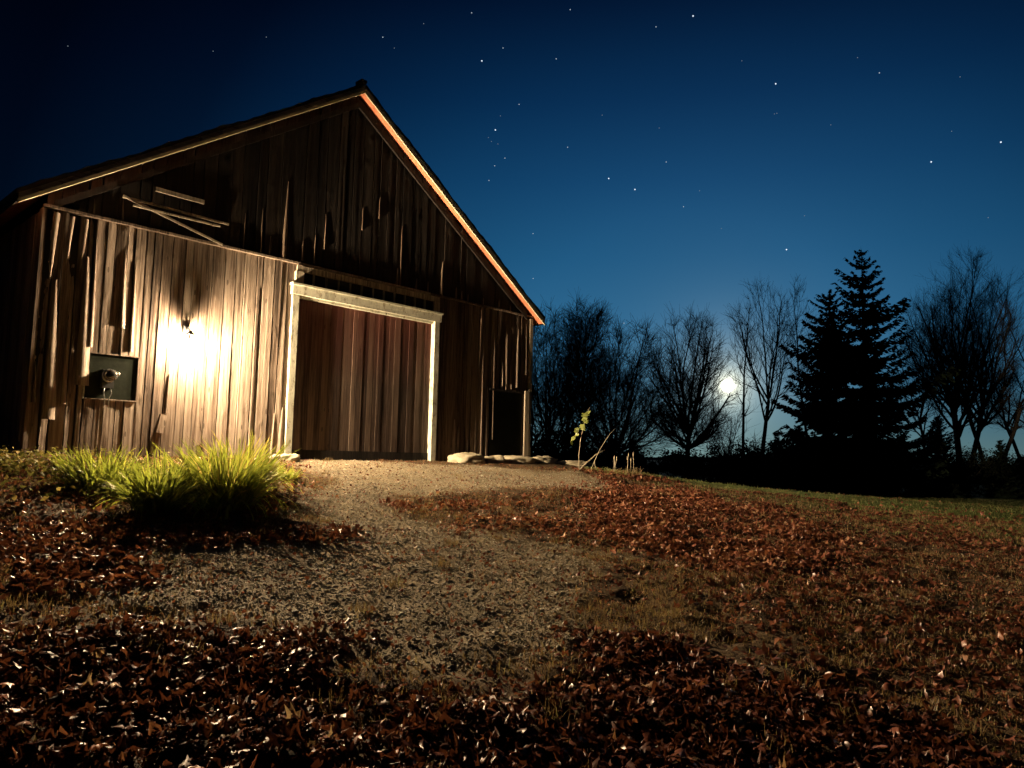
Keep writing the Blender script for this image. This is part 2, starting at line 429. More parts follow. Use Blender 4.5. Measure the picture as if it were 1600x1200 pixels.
DX0, DX1, DZ = 3.45, 6.56, 3.12       # door bay incl. frame
def amp_low(x):
    if x < .62: return .040
    if x < 1.4: return .020
    if x < 3.5: return .009
    if x < 7.2: return .009
    return .020
proud_low = [(7.62,.05,1.3,.030,.03),(7.05,.05,.85,.03,.10),(7.16,.05,.72,.04,.05),(7.40,.05,1.05,.035,.03),(7.78,.05,2.75,.045,.05),(7.92,.05,1.55,.045,.05),(8.10,.5,2.8,.035,.03),
             (8.47,1.65,2.7,.045,.03),(8.62,1.55,2.2,.04,.03),(8.80,1.6,2.85,.06,.09),(8.36,1.6,2.1,.03,.03),(9.06,1.9,3.0,.05,.03)]
siding('siding', M['siding'], 0, DX0+.1, lambda x: -.12, lambda x: HE-.005, (.10, .20), [(.60, 1.235, .80, 1.38)], amp_low, (), breaks=(.60, 1.235))
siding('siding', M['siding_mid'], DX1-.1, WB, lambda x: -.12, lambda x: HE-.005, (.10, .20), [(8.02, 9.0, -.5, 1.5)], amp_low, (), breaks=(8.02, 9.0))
for p_ in [(.20,.50,2.25,.075,.13),(.36,.70,1.95,.06,.06),(.54,.95,2.62,.08,.15),(.62,1.45,2.9,.05,.05),(.12,2.2,3.1,.05,-.07),(.30,2.55,3.1,.05,-.05),(.46,2.45,3.1,.05,-.05),(.98,1.75,2.9,.045,.07),(1.12,1.45,2.6,.04,.05),(.04,.7,1.2,.05,.04),(3.40,.02,.85,.05,.10),(3.27,.02,.75,.04,.05)]: siding('sprung_strip', M['siding'], 0, -1, None, None, proud=[p_])
for p_ in proud_low: siding('split_strip', M['siding'], 0, -1, None, None, proud=[p_])
# ragged vertical battens and torn strips catching the light on the left of the lamp
rx = MB()
proud_up = [(3.30,3.2,4.45,.050,.10),(2.62,3.2,3.75,.035,.02),(2.9,3.2,3.9,.035,.02),(3.05,3.2,3.5,.03,.03),(3.62,3.22,3.55,.045,.04),(3.84,3.22,3.7,.045,.03),(4.02,3.5,4.1,.035,.02),(5.62,3.2,4.3,.035,.03),
            (5.55,3.2,3.5,.05,.06),(6.28,3.2,3.4,.04,.03),(6.62,3.2,3.85,.055,.09),(6.0,3.2,3.4,.04,.05),(7.0,3.2,3.42,.04,.06),(7.15,3.2,3.38,.04,.05),(7.32,3.2,3.34,.04,.03),(5.1,4.3,4.7,.03,.02),(4.75,4.0,4.4,.03,.02),
            (7.75,3.2,3.4,.03,.03),(8.2,3.2,3.36,.03,.05),(8.55,3.2,3.34,.03,.03),(.55,3.2,3.4,.03,.03),(.9,3.2,3.5,.03,.03)]
def gtop(x): return under(x) - .01
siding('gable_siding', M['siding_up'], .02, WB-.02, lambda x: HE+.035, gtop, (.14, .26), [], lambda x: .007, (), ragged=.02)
for p_ in proud_up: siding('split_strip', M['siding_mid'], 0, -1, None, None, proud=[(p_[0], p_[1], p_[2], p_[3]*.7, p_[4]*.75)])  # strips paler than the gable boards, lit streaks put into the colour
mb = MB()   # dark lining behind the boards
mb.add([(0,.05,-.2),(WB,.05,-.2),(WB,.05,HE),(RX,.05,RZ-.03),(0,.05,HE)], [(0,1,2,3,4)])
mb.add([(0.03,DEP-.05,-.2),(WB-.03,DEP-.05,-.2),(WB-.03,DEP-.05,HE),(RX,DEP-.05,RZ-.03),(0.03,DEP-.05,HE)], [(4,3,2,1,0)])
mb.box(.045,.05,.05,DEP-.05,-.2,HE); mb.box(WB-.05,WB-.045,.05,DEP-.05,-.2,HE)
mb.build('wall_lining', M['dark_in'], barn)
# side and rear walls
siding('side_wall', M['siding'], 0, DEP, lambda x: -.35, lambda x: HE-.01, (.16, .26), [], lambda x: .007, T=([[0,-1,0],[1,0,0],[0,0,1]], (WB, 0, 0)))
siding('side_wall', M['siding'], 0, DEP, lambda x: -.35, lambda x: HE-.01, (.16, .26), [], lambda x: .007, T=([[0,1,0],[-1,0,0],[0,0,1]], (0, DEP, 0)))
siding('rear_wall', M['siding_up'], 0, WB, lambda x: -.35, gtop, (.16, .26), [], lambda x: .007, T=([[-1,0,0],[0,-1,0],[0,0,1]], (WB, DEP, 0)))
# ledge between lower wall and gable
mb = MB()
x = -.02
while x < WB:
    x2 = min(WB+.02, x + random.uniform(1.2, 2.0))
    j = random.uniform(-.006, .006)
    mb.box(x, x2-.006, -.045+j, .03, HE-.002+j, HE+.032+j); x = x2
mb.build('ledge', M['siding'], barn)
# corner boards
mb = MB(); mb.box(9.03, 9.16, -.05, -.018, -.1, 1.56, .8); mb.box(9.17, 9.26, -.03, .05, -.2, HE-.02, .3)
mb.build('corner_board', M['grey_board'], barn)
mb = MB(); mb.box(-.03, .0, -.03, .12, -.2, HE-.02, .3); mb.build('corner_board', M['siding'], barn)
# hatch low on the right
h = MB(); h.box(8.03, 8.99, .01, .035, -.15, 1.49, .1); hatch = h.build('side_hatch', M['dark_panel'], barn)
h = MB(); h.box(7.98, 9.02, -.03, .03, 1.49, 1.53, .4); h.build('frame', M['siding_up'], hatch)
# window opening with a dark board
w = MB(); w.box(.60, 1.235, .02, .04, .80, 1.38, .2); win = w.build('window_board', M['dark_panel'], barn)
w = MB(); w.box(.585, .600, -.020, .05, .79, 1.385, .9); w.build('frame', M['trim'], win)  # left jamb in pale trim, its lamplit edge put into the colour
w = MB(); w.box(.612, 1.235, -.022, .02, .785, .80, .6); w.box(.60, 1.24, -.012, .02, 1.38, 1.395, .2); w.box(1.235, 1.25, -.005, .02, .79, 1.38, .4)
w.build('frame', M['siding'], win)

# big door
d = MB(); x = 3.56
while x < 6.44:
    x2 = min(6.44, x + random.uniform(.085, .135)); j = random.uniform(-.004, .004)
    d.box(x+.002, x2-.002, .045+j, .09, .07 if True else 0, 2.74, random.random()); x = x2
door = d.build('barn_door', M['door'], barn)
d = MB(); d.box(3.56, 6.44, .026, .042, .05, .20, .2); d.build('kick_rail', M['siding_up'], door)
d = MB()
d.box(3.5, 6.5, .125, .14, 0, 2.9)
d.build('backing', M['dark_in'], door)
fr = MB()
def rough_post(mbx, x0, x1, y0, y1, z0, z1, n=30, j=.006, tone=.5):
    vs = []; fs = []
    for i in range(n+1):
        z = z0+(z1-z0)*i/n; a, b_, c, e = (random.uniform(-j, j) for _ in range(4))
        vs += [(x0+a, y0+c, z), (x1+b_, y0+e, z), (x1+b_*.5, y1, z), (x0+a*.5, y1, z)]
    for i in range(n):
        for k in range(4): k2 = (k+1) % 4; fs.append((i*4+k, i*4+k2, i*4+4+k2, i*4+4+k))
    fs += [(3,2,1,0), (n*4, n*4+1, n*4+2, n*4+3)]
    mbx.add(vs, fs, tone)
rough_post(fr, 3.47, 3.58, -.045, .12, -.02, 2.64, 24, .0016, .8)
rough_post(fr, 6.44, 6.55, -.062, .12, -.02, 2.66, 24, .0016, .6)
vs = []; fs = []
n = 16
for i in range(n+1):
    x = 3.45+(6.59-3.45)*i/n; a, b_, c = (random.uniform(-.0022, .0022) for _ in range(3))
    vs += [(x, -.065+a, 2.655+b_), (x, -.075+c, 2.80+a), (x, .12, 2.80+a), (x, .12, 2.655)]
for i in range(n):
    for k in range(4): k2 = (k+1) % 4; fs.append((i*4+k, i*4+4+k, i*4+4+k2, i*4+k2))
fs += [(0,1,2,3), (n*4+3, n*4+2, n*4+1, n*4)]
fr.add(vs, fs, .9)
fr.box(3.43, 6.62, -.095, .03, 2.802, 2.835, .95)      # drip cap
fr.box(3.58, 6.44, -.012, .10, 2.615, 2.652, .3)      # inner head stop
frame = fr.build('door_frame', M['trim'], barn)
tr = MB(); tr.box(3.52, 6.54, -.055, -.015, 3.035, 3.13, .35); tr.box(3.50, 3.64, -.060, .0, 2.838, 3.034, .8); tr.box(6.42, 6.55, -.05, .0, 2.838, 3.034, .5)
tran = tr.build('track_board', M['grey_board'], barn)
tr = MB(); tr.box(3.642, 6.418, .0, .02, 2.838, 3.034, .1); tr.build('track_recess', M['dark_in'], tran)
for k in range(11):
    xx = 3.84 + k*.236
    tr = MB(); tr.box(xx-.010, xx+.010, -.040, -.001, 2.845+random.uniform(0, .03), 3.034, .3); tr.build('bracket', M['grey_board'], tran)

# roof
OV, TH = .15, .05
def slope_pt(t, side, lift, y):   # t from eave (0) to ridge (1)
    xe, ze = (EL, ELZ) if side == 0 else (ER, ERZ)
    return (xe + (RX-xe)*t, y, ze + (RZ-ze)*t + lift)
for side in (0, 1):
    nU, nV = 60, 26; vs = []; fs = []
    lift = .15
    for j in range(nV+1):
        yy = -OV-.03 + (DEP+2*OV+.03)*j/nV
        for i in range(nU+1):
            t = i/nU
            wv = .012*sin(t*17+side*2)+.008*sin(t*41) if j == 0 else 0
            vs.append(slope_pt(t*1.0-.006, side, lift + .012*((i*7) % 3 == 0) + wv + random.uniform(-.003, .003), yy))
    W1 = nU+1
    for j in range(nV):
        for i in range(nU): fs.append((j*W1+i, j*W1+i+1, (j+1)*W1+i+1, (j+1)*W1+i))
    b0 = len(vs)
    for j in (0, nV):
        yy = -OV-.03 + (DEP+2*OV+.03)*j/nV
        for i in range(nU+1): vs.append(slope_pt(i/nU-.006, side, lift-TH, yy))
    for i in range(nU): fs.append((i, b0+i, b0+i+1, i+1)); fs.append((nV*W1+i, nV*W1+i+1, b0+W1+i+1, b0+W1+i))
    fs.append((b0, 0, nV*W1, b0+W1)); fs.append((b0, b0+W1, b0+2*W1-1, b0+W1-1))
    r = MB(); r.add(vs, fs, .4); r.build('roof', M['roof'], barn)
    # soffit planks under the overhangs
    s_ = MB()
    a = slope_pt(0.0, side, .0, 0); b_ = slope_pt(1.0, side, .0, 0)
    for (y0, y1) in ((-OV, -.12), (-.117, -.005)):
        p = [slope_pt(t, side, l, y) for t in (0, 1) for l in (0, .022) for y in (y0, y1)]
        s_.add(p, [(0,1,3,2),(4,6,7,5),(0,4,5,1),(2,3,7,6),(0,2,6,4),(1,5,7,3)], random.random())
    p = [slope_pt(t, side, l, y) for t in (0, .073) for l in (0, .022) for y in (0.0, DEP+OV)]
    s_.add(p, [(0,1,3,2),(4,6,7,5),(0,4,5,1),(2,3,7,6),(0,2,6,4),(1,5,7,3)], .4)
    s_.build('soffit', M['soffit'], barn)
    # rake board on the front edge
    rk = MB(); y0, y1 = -OV-.026, -OV-.002
    nS = 24
    for k in range(nS):
        t0, t1 = k/nS, (k+1)/nS - (.0008 if k % 6 == 5 else 0)
        j0 = -.012
        p = [slope_pt(t, side, l, y) for t in (t0, t1) for l in (j0, .112) for y in (y0, y1)]
        rk.add(p, [(0,1,3,2),(4,6,7,5),(0,4,5,1),(2,3,7,6),(0,2,6,4),(1,5,7,3)], .3+.2*(k//6 % 3))
    rk.build('rake_board', M['rake'], barn)
    ml = MB(); p = [slope_pt(t, side, l, y) for t in (-.002, 1) for l in (-.03, .022) for y in (y0-(.05 if side == 0 else .018), y0-.001)]
    ml.add(p, [(0,1,3,2),(4,6,7,5),(0,4,5,1),(2,3,7,6),(0,2,6,4),(1,5,7,3)], .8); ml.build('rake_moulding', M['moulding'], barn)
    ev = MB()
    p = [slope_pt(t, side, l, y) for t in (-.004, 0.0015) for l in (-.01, .105) for y in (-OV-.02, DEP+OV)]
    ev.add(p, [(0,1,3,2),(4,6,7,5),(0,4,5,1),(2,3,7,6),(0,2,6,4),(1,5,7,3)], .4); ev.build('eave_board', M['siding_up'], barn)
    # frieze board on the wall
    fz = MB(); p = []
    for t, e in ((.085, 0), (1.0, 0)):
        for l in (-.24, -.145):
            for y in (-.045, -.012): p.append(slope_pt(t, side, l, y))
    fz.add(p, [(0,1,3,2),(4,6,7,5),(0,4,5,1),(2,3,7,6),(0,2,6,4),(1,5,7,3)], .3); fz.build('frieze_board', M['siding_up'], barn)
r = MB(); r.tube([(RX, -OV-.02, RZ+.165), (RX, DEP+OV, RZ+.165)], .035, 8, .4); r.box(RX-.07, RX+.04, -OV-.03, -OV+.16, RZ+.165, RZ+.215); r.build('ridge_cap', M['roof'], barn)

# loose battens nailed across the gable
for (xa, za, xb, zb_, w_, nm) in ((.87,3.51,2.35,3.50,.03,0),(.87,3.52,2.27,3.17,.03,1),(1.0,3.42,2.21,3.43,.025,2),(1.27,3.72,1.95,3.72,.06,3)):
    q = MB(); q.bar((xa, -.050-.012*nm, za), (xb, -.045-.012*nm, zb_), w_, .022, .8); q.build('loose_batten', M['grey_board'], barn)
# a few bits hanging from the lower wall: torn block and splinters
q = MB(); q.bar((1.60, -.03, .63), (1.55, -.05, .38), .09, .05, .6); q.bar((1.66, -.02, 1.2), (1.64, -.04, .66), .035, .025, .8); q.build('torn_board', M['siding'], barn)
q = MB(); q.add([(2.06,-.02,.2),(2.2,-.02,.2),(2.08,-.05,.72),(2.13,-.07,.25)], [(0,1,3),(0,3,2),(1,2,3),(0,2,1)], .6); q.build('splinter', M['siding'], barn)

# ------------------------------------------------------------------ wall lamp
lamp = empty('wall_lamp', b2w(1.84, 0, 1.66), ALPHA)
tag(lamp, 'small hooded lamp glowing on the barn wall left of the door', 'lamp')
q = MB(); q.box(-.045, .045, -.03, .03, .13, .24); q.build('mounting_box', M['galv'], lamp)
q = MB(); q.tube([(0, -.02, .185), (0, -.07, .20), (0, -.12, .185), (0, -.135, .14)], .009, 8); q.build('arm', M['galv'], lamp)
q = MB(); q.lathe([(.012, .165), (.022, .16), (.035, .135), (.080, .100), (.078, .098), (.033, .127)], (0, -.165, 0), n=24, cap=False); q.build('hood', M['black_metal'], lamp)
q = MB(); q.lathe([(.014, .115), (.016, .05), (.012, .035)], (0, -.135, 0), n=12); q.build('socket', M['black_metal'], lamp)
LAMP_E = 30.0
q = MB(); q.lathe([(.002, -.040), (.014, -.037), (.023, -.026), (.026, -.014), (.023, -.002), (.013, .012), (.011, .03)], (0, -.135, 0), n=20)
q.build('bulb', emis('bulb_glow', (1.0, .73, .46), LAMP_E*300), lamp)
L = bpy.data.lights.new('lamp_throw', 'SPOT'); L.energy = 560; L.color = (1.0, .76, .47); L.shadow_soft_size = .045; L.spot_size = radians(176); L.spot_blend = .35
L.use_nodes = True; lt = L.node_tree; le = lt.nodes.get('Emission'); lf = lt.nodes.new('ShaderNodeLightFalloff'); lf.inputs['Strength'].default_value = 1.0; lt.links.new(lf.outputs['Linear'], le.inputs['Strength'])
lo = bpy.data.objects.new('lamp_throw', L); COL.objects.link(lo)
pp = b2w(1.84, -.225, 1.63); lo.location = pp
tgt = b2w(6.4, -5.2, .2); lo.rotation_euler = (tgt - pp).to_track_quat('-Z', 'Y').to_euler()

L2 = bpy.data.lights.new('lamp_glow', 'POINT'); L2.energy = 270; L2.color = L.color; L2.shadow_soft_size = .035
L2.use_nodes = True; lt = L2.node_tree; le = lt.nodes.get('Emission'); lf = lt.nodes.new('ShaderNodeLightFalloff'); lf.inputs['Strength'].default_value = 1.0; lt.links.new(lf.outputs['Linear'], le.inputs['Strength'])
lo2 = bpy.data.objects.new('lamp_glow', L2); COL.objects.link(lo2); lo2.location = b2w(1.84, -.25, 1.61)

# ------------------------------------------------------------------ electric meter on the window board
mt = empty('electric_meter', b2w(.86, 0, 1.1), ALPHA)
tag(mt, 'round glass electric meter on the dark board with wires hanging below', 'meter')
q = MB(); q.box(-.07, .07, -.06, .018, -.16, .08); q.build('meter_box', M['black_metal'], mt)
q = MB(); q.lathe([(.085, 0), (.09, .02), (.085, .035)], (0, -.06, 0), (0, -1, 0), 24); q.build('ring', M['galv'], mt)
q = MB(); q.lathe([(.078, 0), (.078, .07), (.068, .10), (.04, .12), (.004, .125)], (0, -.09, 0), (0, -1, 0), 24); q.build('glass_cover', M['glass_meter'], mt)
for s_, dx in ((0, .03), (1, -.03)):
    q = MB(); q.tube([(dx, -.05, -.15), (dx*1.6, -.055, -.22), (dx*.8, -.045, -.30), (dx, -.045, -.42)], .007, 6); q.build('wire', M['galv'], mt)
q = MB(); q.lathe([(.03, 0), (.032, .05), (.02, .08), (.004, .085)], (.10, -.03, .03), (0, -1, 0), 14); q.build('knob', M['galv'], mt)

# ------------------------------------------------------------------ stones along the foot of the wall
def stone(x, out, sx, sy, sz, seed, label):
    rs = np.random.default_rng(seed); nu, nv = 40, 20; V = []
    for j in range(nv+1):
        ph = -pi/2 + pi*j/nv
        for i in range(nu):
            a = 2*pi*i/nu
            cx, cy, cz = cos(ph)*cos(a), cos(ph)*sin(a), sin(ph)
            cx = np.sign(cx)*abs(cx)**.75; cy = np.sign(cy)*abs(cy)**.8; cz = np.sign(cz)*abs(cz)**.85
            V.append((cx, cy, cz))
    V = np.array(V); nn = vnoise(V[:,0]*1.7+seed*3.1, V[:,1]*1.7+V[:,2]*2.3+seed, seed)*.45+.78 + vnoise(V[:,0]*5+seed, V[:,2]*5+V[:,1]*4, seed+5)*.12
    nn = nn + (fbm(V[:,0]+V[:,2]*2+seed, V[:,1]-V[:,2]*1.5, .22, seed+9, 3)-.5)*.32
    V = V*nn[:,None]*np.array([sx, sy, sz])/2
    F = [(j*nu+i, j*nu+(i+1) % nu, (j+1)*nu+(i+1) % nu, (j+1)*nu+i) for j in range(nv) for i in range(nu)]
    o = arr_mesh('stone', V, np.array(F), M['rock'], smooth=True)
    p = b2w(x, -out); o.location = (p.x, p.y, gz(p.x, p.y)+sz*.12); o.rotation_euler = (0, 0, ALPHA + rs.uniform(-.15, .15))
    tag(o, label, 'stone', 'flat stones along the foot of the barn wall')
stone(6.98, .45, .68, .45, .27, 1, 'long pale stone right beside the door frame, largest of the row')
stone(7.66, .42, .48, .4, .22, 2, 'small rounded pale stone, second in the row from the door')
stone(8.42, .40, .76, .45, .22, 3, 'wide flat pale stone in front of the dark hatch')
stone(9.22, .38, .76, .45, .22, 4, 'flat pale stone at the right corner of the barn')
stone(10.25, .42, .95, .55, .16, 5, 'low flat stone beyond the barn corner, beside the leaning stick')
stone(3.2, .5, .38, .35, .18, 6, 'dull brown stone at the left foot of the door frame')

# ------------------------------------------------------------------ leaves, pebbles, grass (stuff)
def scatter(n, key=None, box=(-5.5, 7, 1.5, 14.5), pdf=None, seed=0):
    r = np.random.default_rng(seed); out = []; got = 0
    while got < n:
        x = r.uniform(box[0], box[1], n*3); y = r.uniform(box[2], box[3], n*3)
        p = pdf(x, y); k = r.uniform(0, 1, n*3) < p
        out.append(np.stack([x[k], y[k]], 1)); got += k.sum()
    return np.concatenate(out)[:n]
def outside_barn(x, y):
    px = x-P0[0]; py = y-P0[1]; s = px*U[0]+py*U[1]; n = px*NI[0]+py*NI[1]
    return ~((n > -.08) & (s > -.1) & (s < WB+.1))

def orient(n, r, tiltmax, yaw=None):
    yaw = r.uniform(0, 2*pi, n) if yaw is None else yaw
    t = r.uniform(0, 1, n)**.8*tiltmax; ax = r.uniform(0, 2*pi, n)
    cy, sy = np.cos(yaw), np.sin(yaw); ct, st = np.cos(t), np.sin(t); ux, uy = np.cos(ax), np.sin(ax)
    R = np.empty((n, 3, 3))
    R[:,0,0] = ct+ux*ux*(1-ct); R[:,0,1] = ux*uy*(1-ct); R[:,0,2] = uy*st
    R[:,1,0] = ux*uy*(1-ct); R[:,1,1] = ct+uy*uy*(1-ct); R[:,1,2] = -ux*st
    R[:,2,0] = -uy*st; R[:,2,1] = ux*st; R[:,2,2] = ct
    Z = np.zeros((n, 3, 3)); Z[:,0,0] = cy; Z[:,0,1] = -sy; Z[:,1,0] = sy; Z[:,1,1] = cy; Z[:,2,2] = 1
    return R @ Z
# maple outline
MAPLE = np.array([(0,-.5),(.10,-.30),(.36,-.34),(.30,-.12),(.52,.06),(.27,.12),(.28,.30),(.12,.24),(0,.56),(-.12,.24),(-.28,.30),(-.27,.12),(-.52,.06),(-.30,-.12),(-.36,-.34),(-.10,-.30)])
SIMPLE = np.array([(0,-.5),(.32,-.22),(.42,.12),(.12,.30),(0,.55),(-.14,.28),(-.40,.10),(-.30,-.24)])
def leaves(name, P, size, outline, seed, tilt=1.0, lift=.02, tone=None, curl=1.0, zf=None, dims=.35):
    r = np.random.default_rng(seed); n = len(P); k = len(outline)
    T = np.concatenate([[(0, 0)], outline]); m = k+1
    s = size*r.uniform(1-dims, 1+dims, n)
    xy = T[None]*np.ones((n,1,1)); xy = xy*(1 + r.uniform(-.12, .12, (n, m, 1)))
    cu = r.normal(0, 1.3, n)*curl; cv = r.normal(0, .9, n)*curl
    z = cu[:,None]*xy[:,:,0]**2 + cv[:,None]*xy[:,:,1]**2 + r.uniform(-.07, .07, (n, m))*curl
    xs = xy[:,:,0]*(1-np.clip(np.abs(cu), 0, 2)[:,None]*.25)
    Lc = np.stack([xs, xy[:,:,1], z], 2)*s[:,None,None]
    Rm = orient(n, r, tilt)
    W = np.einsum('nij,nkj->nki', Rm, Lc)
    zz = (ground(P[:,0], P[:,1], True) if zf is None else zf)
    low = -W[:,:,2].min(1)
    W[:,:,0] += P[:,0,None]; W[:,:,1] += P[:,1,None]; W[:,:,2] += (zz + low*.75 + r.uniform(0, lift, n))[:,None]
    b = (np.arange(n)*m)[:,None,None]
    tri = np.array([(0, i+1, (i+1) % k + 1) for i in range(k)])[None] + b
    tn = (r.beta(1.6, 2.6, n) if tone is None else tone(r, n))
    tn = np.repeat(tn, m)
    return W.reshape(-1, 3), tri.reshape(-1, 3), tn
def join(parts):
    V = []; F = []; T = []; o = 0
    for v, f, t in parts: V.append(v); F.append(f+o); T.append(t); o += len(v)
    return np.concatenate(V), np.concatenate(F), np.concatenate(T)

A = []
P = scatter(13500, pdf=lambda x, y: mask('fore', x, y)**1.2, box=(-3.6, 2.4, 1.5, 4.5), seed=1); h2 = len(P)//2
A.append(leaves('l', P[:h2], .056, MAPLE, 2, .55, .025, curl=.85, dims=.45, tone=lambda r, n: np.where(r.uniform(0,1,n) < .05, r.uniform(.7, 1, n), r.beta(1.3, 3.2, n)))); A.append(leaves('l', P[h2:], .042, SIMPLE, 202, .7, .03, curl=1.4, dims=.5, tone=lambda r, n: r.beta(1.2, 3.0, n)))  # front drift toned darker; lamp falloff is put into the leaf colour
P = scatter(5200, pdf=lambda x, y: mask('left', x, y)*.9, box=(-4.5, -1, 3.3, 6.6), seed=3)
A.append(leaves('l', P, .05, SIMPLE, 4, .9, .02, dims=.5))
P = scatter(14000, pdf=lambda x, y: mask('mid', x, y)**1.5*np.clip((fbm(x, y, .7, 77, 2)-.22)*2, 0, 1), box=(-1.6, 4.6, 5.6, 13.6), seed=5)
A.append(leaves('l', P, .047, SIMPLE, 6, 1.0, .025, dims=.55, tone=lambda r, n: r.beta(2.6, 1.7, n)))
P = scatter(3300, pdf=lambda x, y: mask('bed', x, y)*outside_barn(x, y), box=(-7, -2, 5, 11.3), seed=7)
A.append(leaves('l', P, .055, SIMPLE, 8, 1.0, .02, tone=lambda r, n: r.beta(2.5, 2.0, n)))
def right_pdf(x, y):
    return np.clip((x - (.3 + .0*y))/1.2, 0, 1)*np.clip((fbm(x, y, .8, 41, 2)-.35)*3, .08, 1)*(1-mask('gravel', x, y))*np.clip(1.15-(x-3.5-.25*y)/2.0, .03, 1)
P = scatter(9500, pdf=right_pdf, box=(-.5, 9, 1.8, 13.5), seed=9)
A.append(leaves('l', P, .048, SIMPLE, 10, .9, .02, dims=.5))
P = scatter(900, pdf=lambda x, y: .5+0*x, box=(-2.4, 1, 3, 12.5), seed=11)
P = P[outside_barn(P[:,0], P[:,1])]
A.append(leaves('l', P, .032, SIMPLE, 12, 1.0, .01))
P = scatter(700, pdf=lambda x, y: np.exp(-((x-2.2)/.7)**2-((y-13.9)/.35)**2), box=(.8, 4, 13, 15), seed=13)
A.append(leaves('l', P, .06, SIMPLE, 14, 1.0, .03, tone=lambda r, n: r.beta(3, 2, n)))
P = scatter(900, pdf=lambda x, y: np.clip(1-np.abs(x*.55-y*.83+6.5)/3, .1, 1), box=(6, 20, 9, 26), seed=15)
A.append(leaves('l', P, .07, SIMPLE, 16, 1.0, .02, tone=lambda r, n: r.beta(3, 2, n)))
QUAD = np.array([(-.5,-.25),(.5,-.3),(.35,.3),(-.4,.25)])
P = scatter(46000, pdf=lambda x, y: outside_barn(x, y)*np.clip(6/y, .2, 1)*(1-.75*mask('gravel', x, y))*np.clip((fbm(x, y, .5, 91, 3)-.25)*2.5, .15, 1), box=(-5, 9, 2, 14), seed=17)
A.append(leaves('l', P, .022, QUAD, 18, 1.2, .012, tone=lambda r, n: r.beta(2.2, 1.8, n)))
V, F, T = join(A)
o = arr_mesh('fallen_leaves', V, F, M['leaf'], smooth=True, attr={'tone': T}); tag(o, 'dark red brown fallen leaves lying in drifts over the ground', 'leaves', kind='stuff')

# pebbles
OCT = np.array([(1,0,0),(0,1,0),(-1,0,0),(0,-1,0),(0,0,1),(0,0,-1)], float); OF = np.array([(0,1,4),(1,2,4),(2,3,4),(3,0,4),(1,0,5),(2,1,5),(3,2,5),(0,3,5)])
P = scatter(60000, pdf=lambda x, y: mask('gravel', x, y)*outside_barn(x, y)*np.clip(6/y, .3, 1), box=(-3.4, 2, 3, 14), seed=21)
P2 = scatter(3000, pdf=lambda x, y: np.ones(x.shape)*outside_barn(x, y)*.6, box=(-3, 5, 2, 13), seed=22); P = np.concatenate([P, P2])
r = np.random.default_rng(23); n = len(P)
Vp = OCT[None]*r.uniform(.55, 1.25, (n, 6, 1))*(r.exponential(.0028, n)+.0032)[:,None,None]*np.array([1, 1, .65]); Vp = np.einsum('nij,nkj->nki', orient(n, r, .6), Vp)
zz = ground(P[:,0], P[:,1], True)
Vp[:,:,0] += P[:,0,None]; Vp[:,:,1] += P[:,1,None]; Vp[:,:,2] += zz[:,None]+.002
m_, nt, b, out = mat('pebbles'); nt.links.new(ramp(nt, attr(nt, 'tone'), [(0, (.11, .09, .065)), (.6, (.28, .23, .16)), (.95, (.42, .36, .26)), (1, (.6, .54, .42))]), b.inputs['Base Color']); b.inputs['Roughness'].default_value = .85; b.inputs['Specular IOR Level'].default_value = .2
o = arr_mesh('gravel', Vp.reshape(-1, 3), (OF[None]+(np.arange(n)*6)[:,None,None]).reshape(-1, 3), m_, attr={'tone': np.repeat(r.uniform(0, 1, n), 6)}); tag(o, 'tan gravel spread over the drive in front of the door', 'gravel', kind='stuff')

def blades(P, h, w, seed, tone, lean=.5, segs=2, spread=None, zf=None, curve=1.0):
    r = np.random.default_rng(seed); n = len(P); hh = h*r.uniform(.45, 1.3, n) if np.isscalar(h) else h
    a = r.uniform(0, 2*pi, n); ln_ = r.uniform(0, 1, n)*lean; ww = w*r.uniform(.6, 1.3, n); f = r.uniform(0, 2*pi, n)
    if spread is not None: a, ln_ = spread
    z0 = ground(P[:,0], P[:,1], True)-.004 if zf is None else zf
    V = np.empty((n, segs*2+1, 3))
    for i in range(segs+1):
        t = i/segs; th = ln_*(.35 + curve*t)   # angle from vertical grows along the blade
        # position by integration
        if i == 0: px_ = np.zeros(n); pz_ = np.zeros(n)
        else:
            px_ = px_ + np.sin(th)*hh/segs; pz_ = pz_ + np.cos(th)*hh/segs
        tws = 0 if segs < 7 else np.sin(t*4+hh*40)*.02*t
        cx = P[:,0] + px_*np.cos(a) - tws*np.sin(a); cy = P[:,1] + px_*np.sin(a) + tws*np.cos(a); cz = z0 + pz_
        wt = ww*(1-t)**.6/2
        if i < segs:
            V[:,2*i,0] = cx+wt*np.cos(f); V[:,2*i,1] = cy+wt*np.sin(f); V[:,2*i,2] = cz
            V[:,2*i+1,0] = cx-wt*np.cos(f); V[:,2*i+1,1] = cy-wt*np.sin(f); V[:,2*i+1,2] = cz
        else: V[:,2*i,0] = cx; V[:,2*i,1] = cy; V[:,2*i,2] = cz
    m = segs*2+1; b = (np.arange(n)*m)[:,None]
    Q = [np.array([[2*i, 2*i+1, 2*i+3, 2*i+2]])+b for i in range(segs-1)]
    Tt = np.array([[2*segs-2, 2*segs-1, 2*segs]])+b
    return V.reshape(-1, 3), (np.concatenate(Q) if Q else np.zeros((0, 4), int)), Tt, np.repeat(tone(r, n), m)
def bjoin(parts):
    V = []; Q = []; Tr = []; T = []; o = 0
    for v, q, t, tn in parts: V.append(v); Q.append(q+o); Tr.append(t+o); T.append(tn); o += len(v)
    return np.concatenate(V), [np.concatenate(Q), np.concatenate(Tr)], np.concatenate(T)

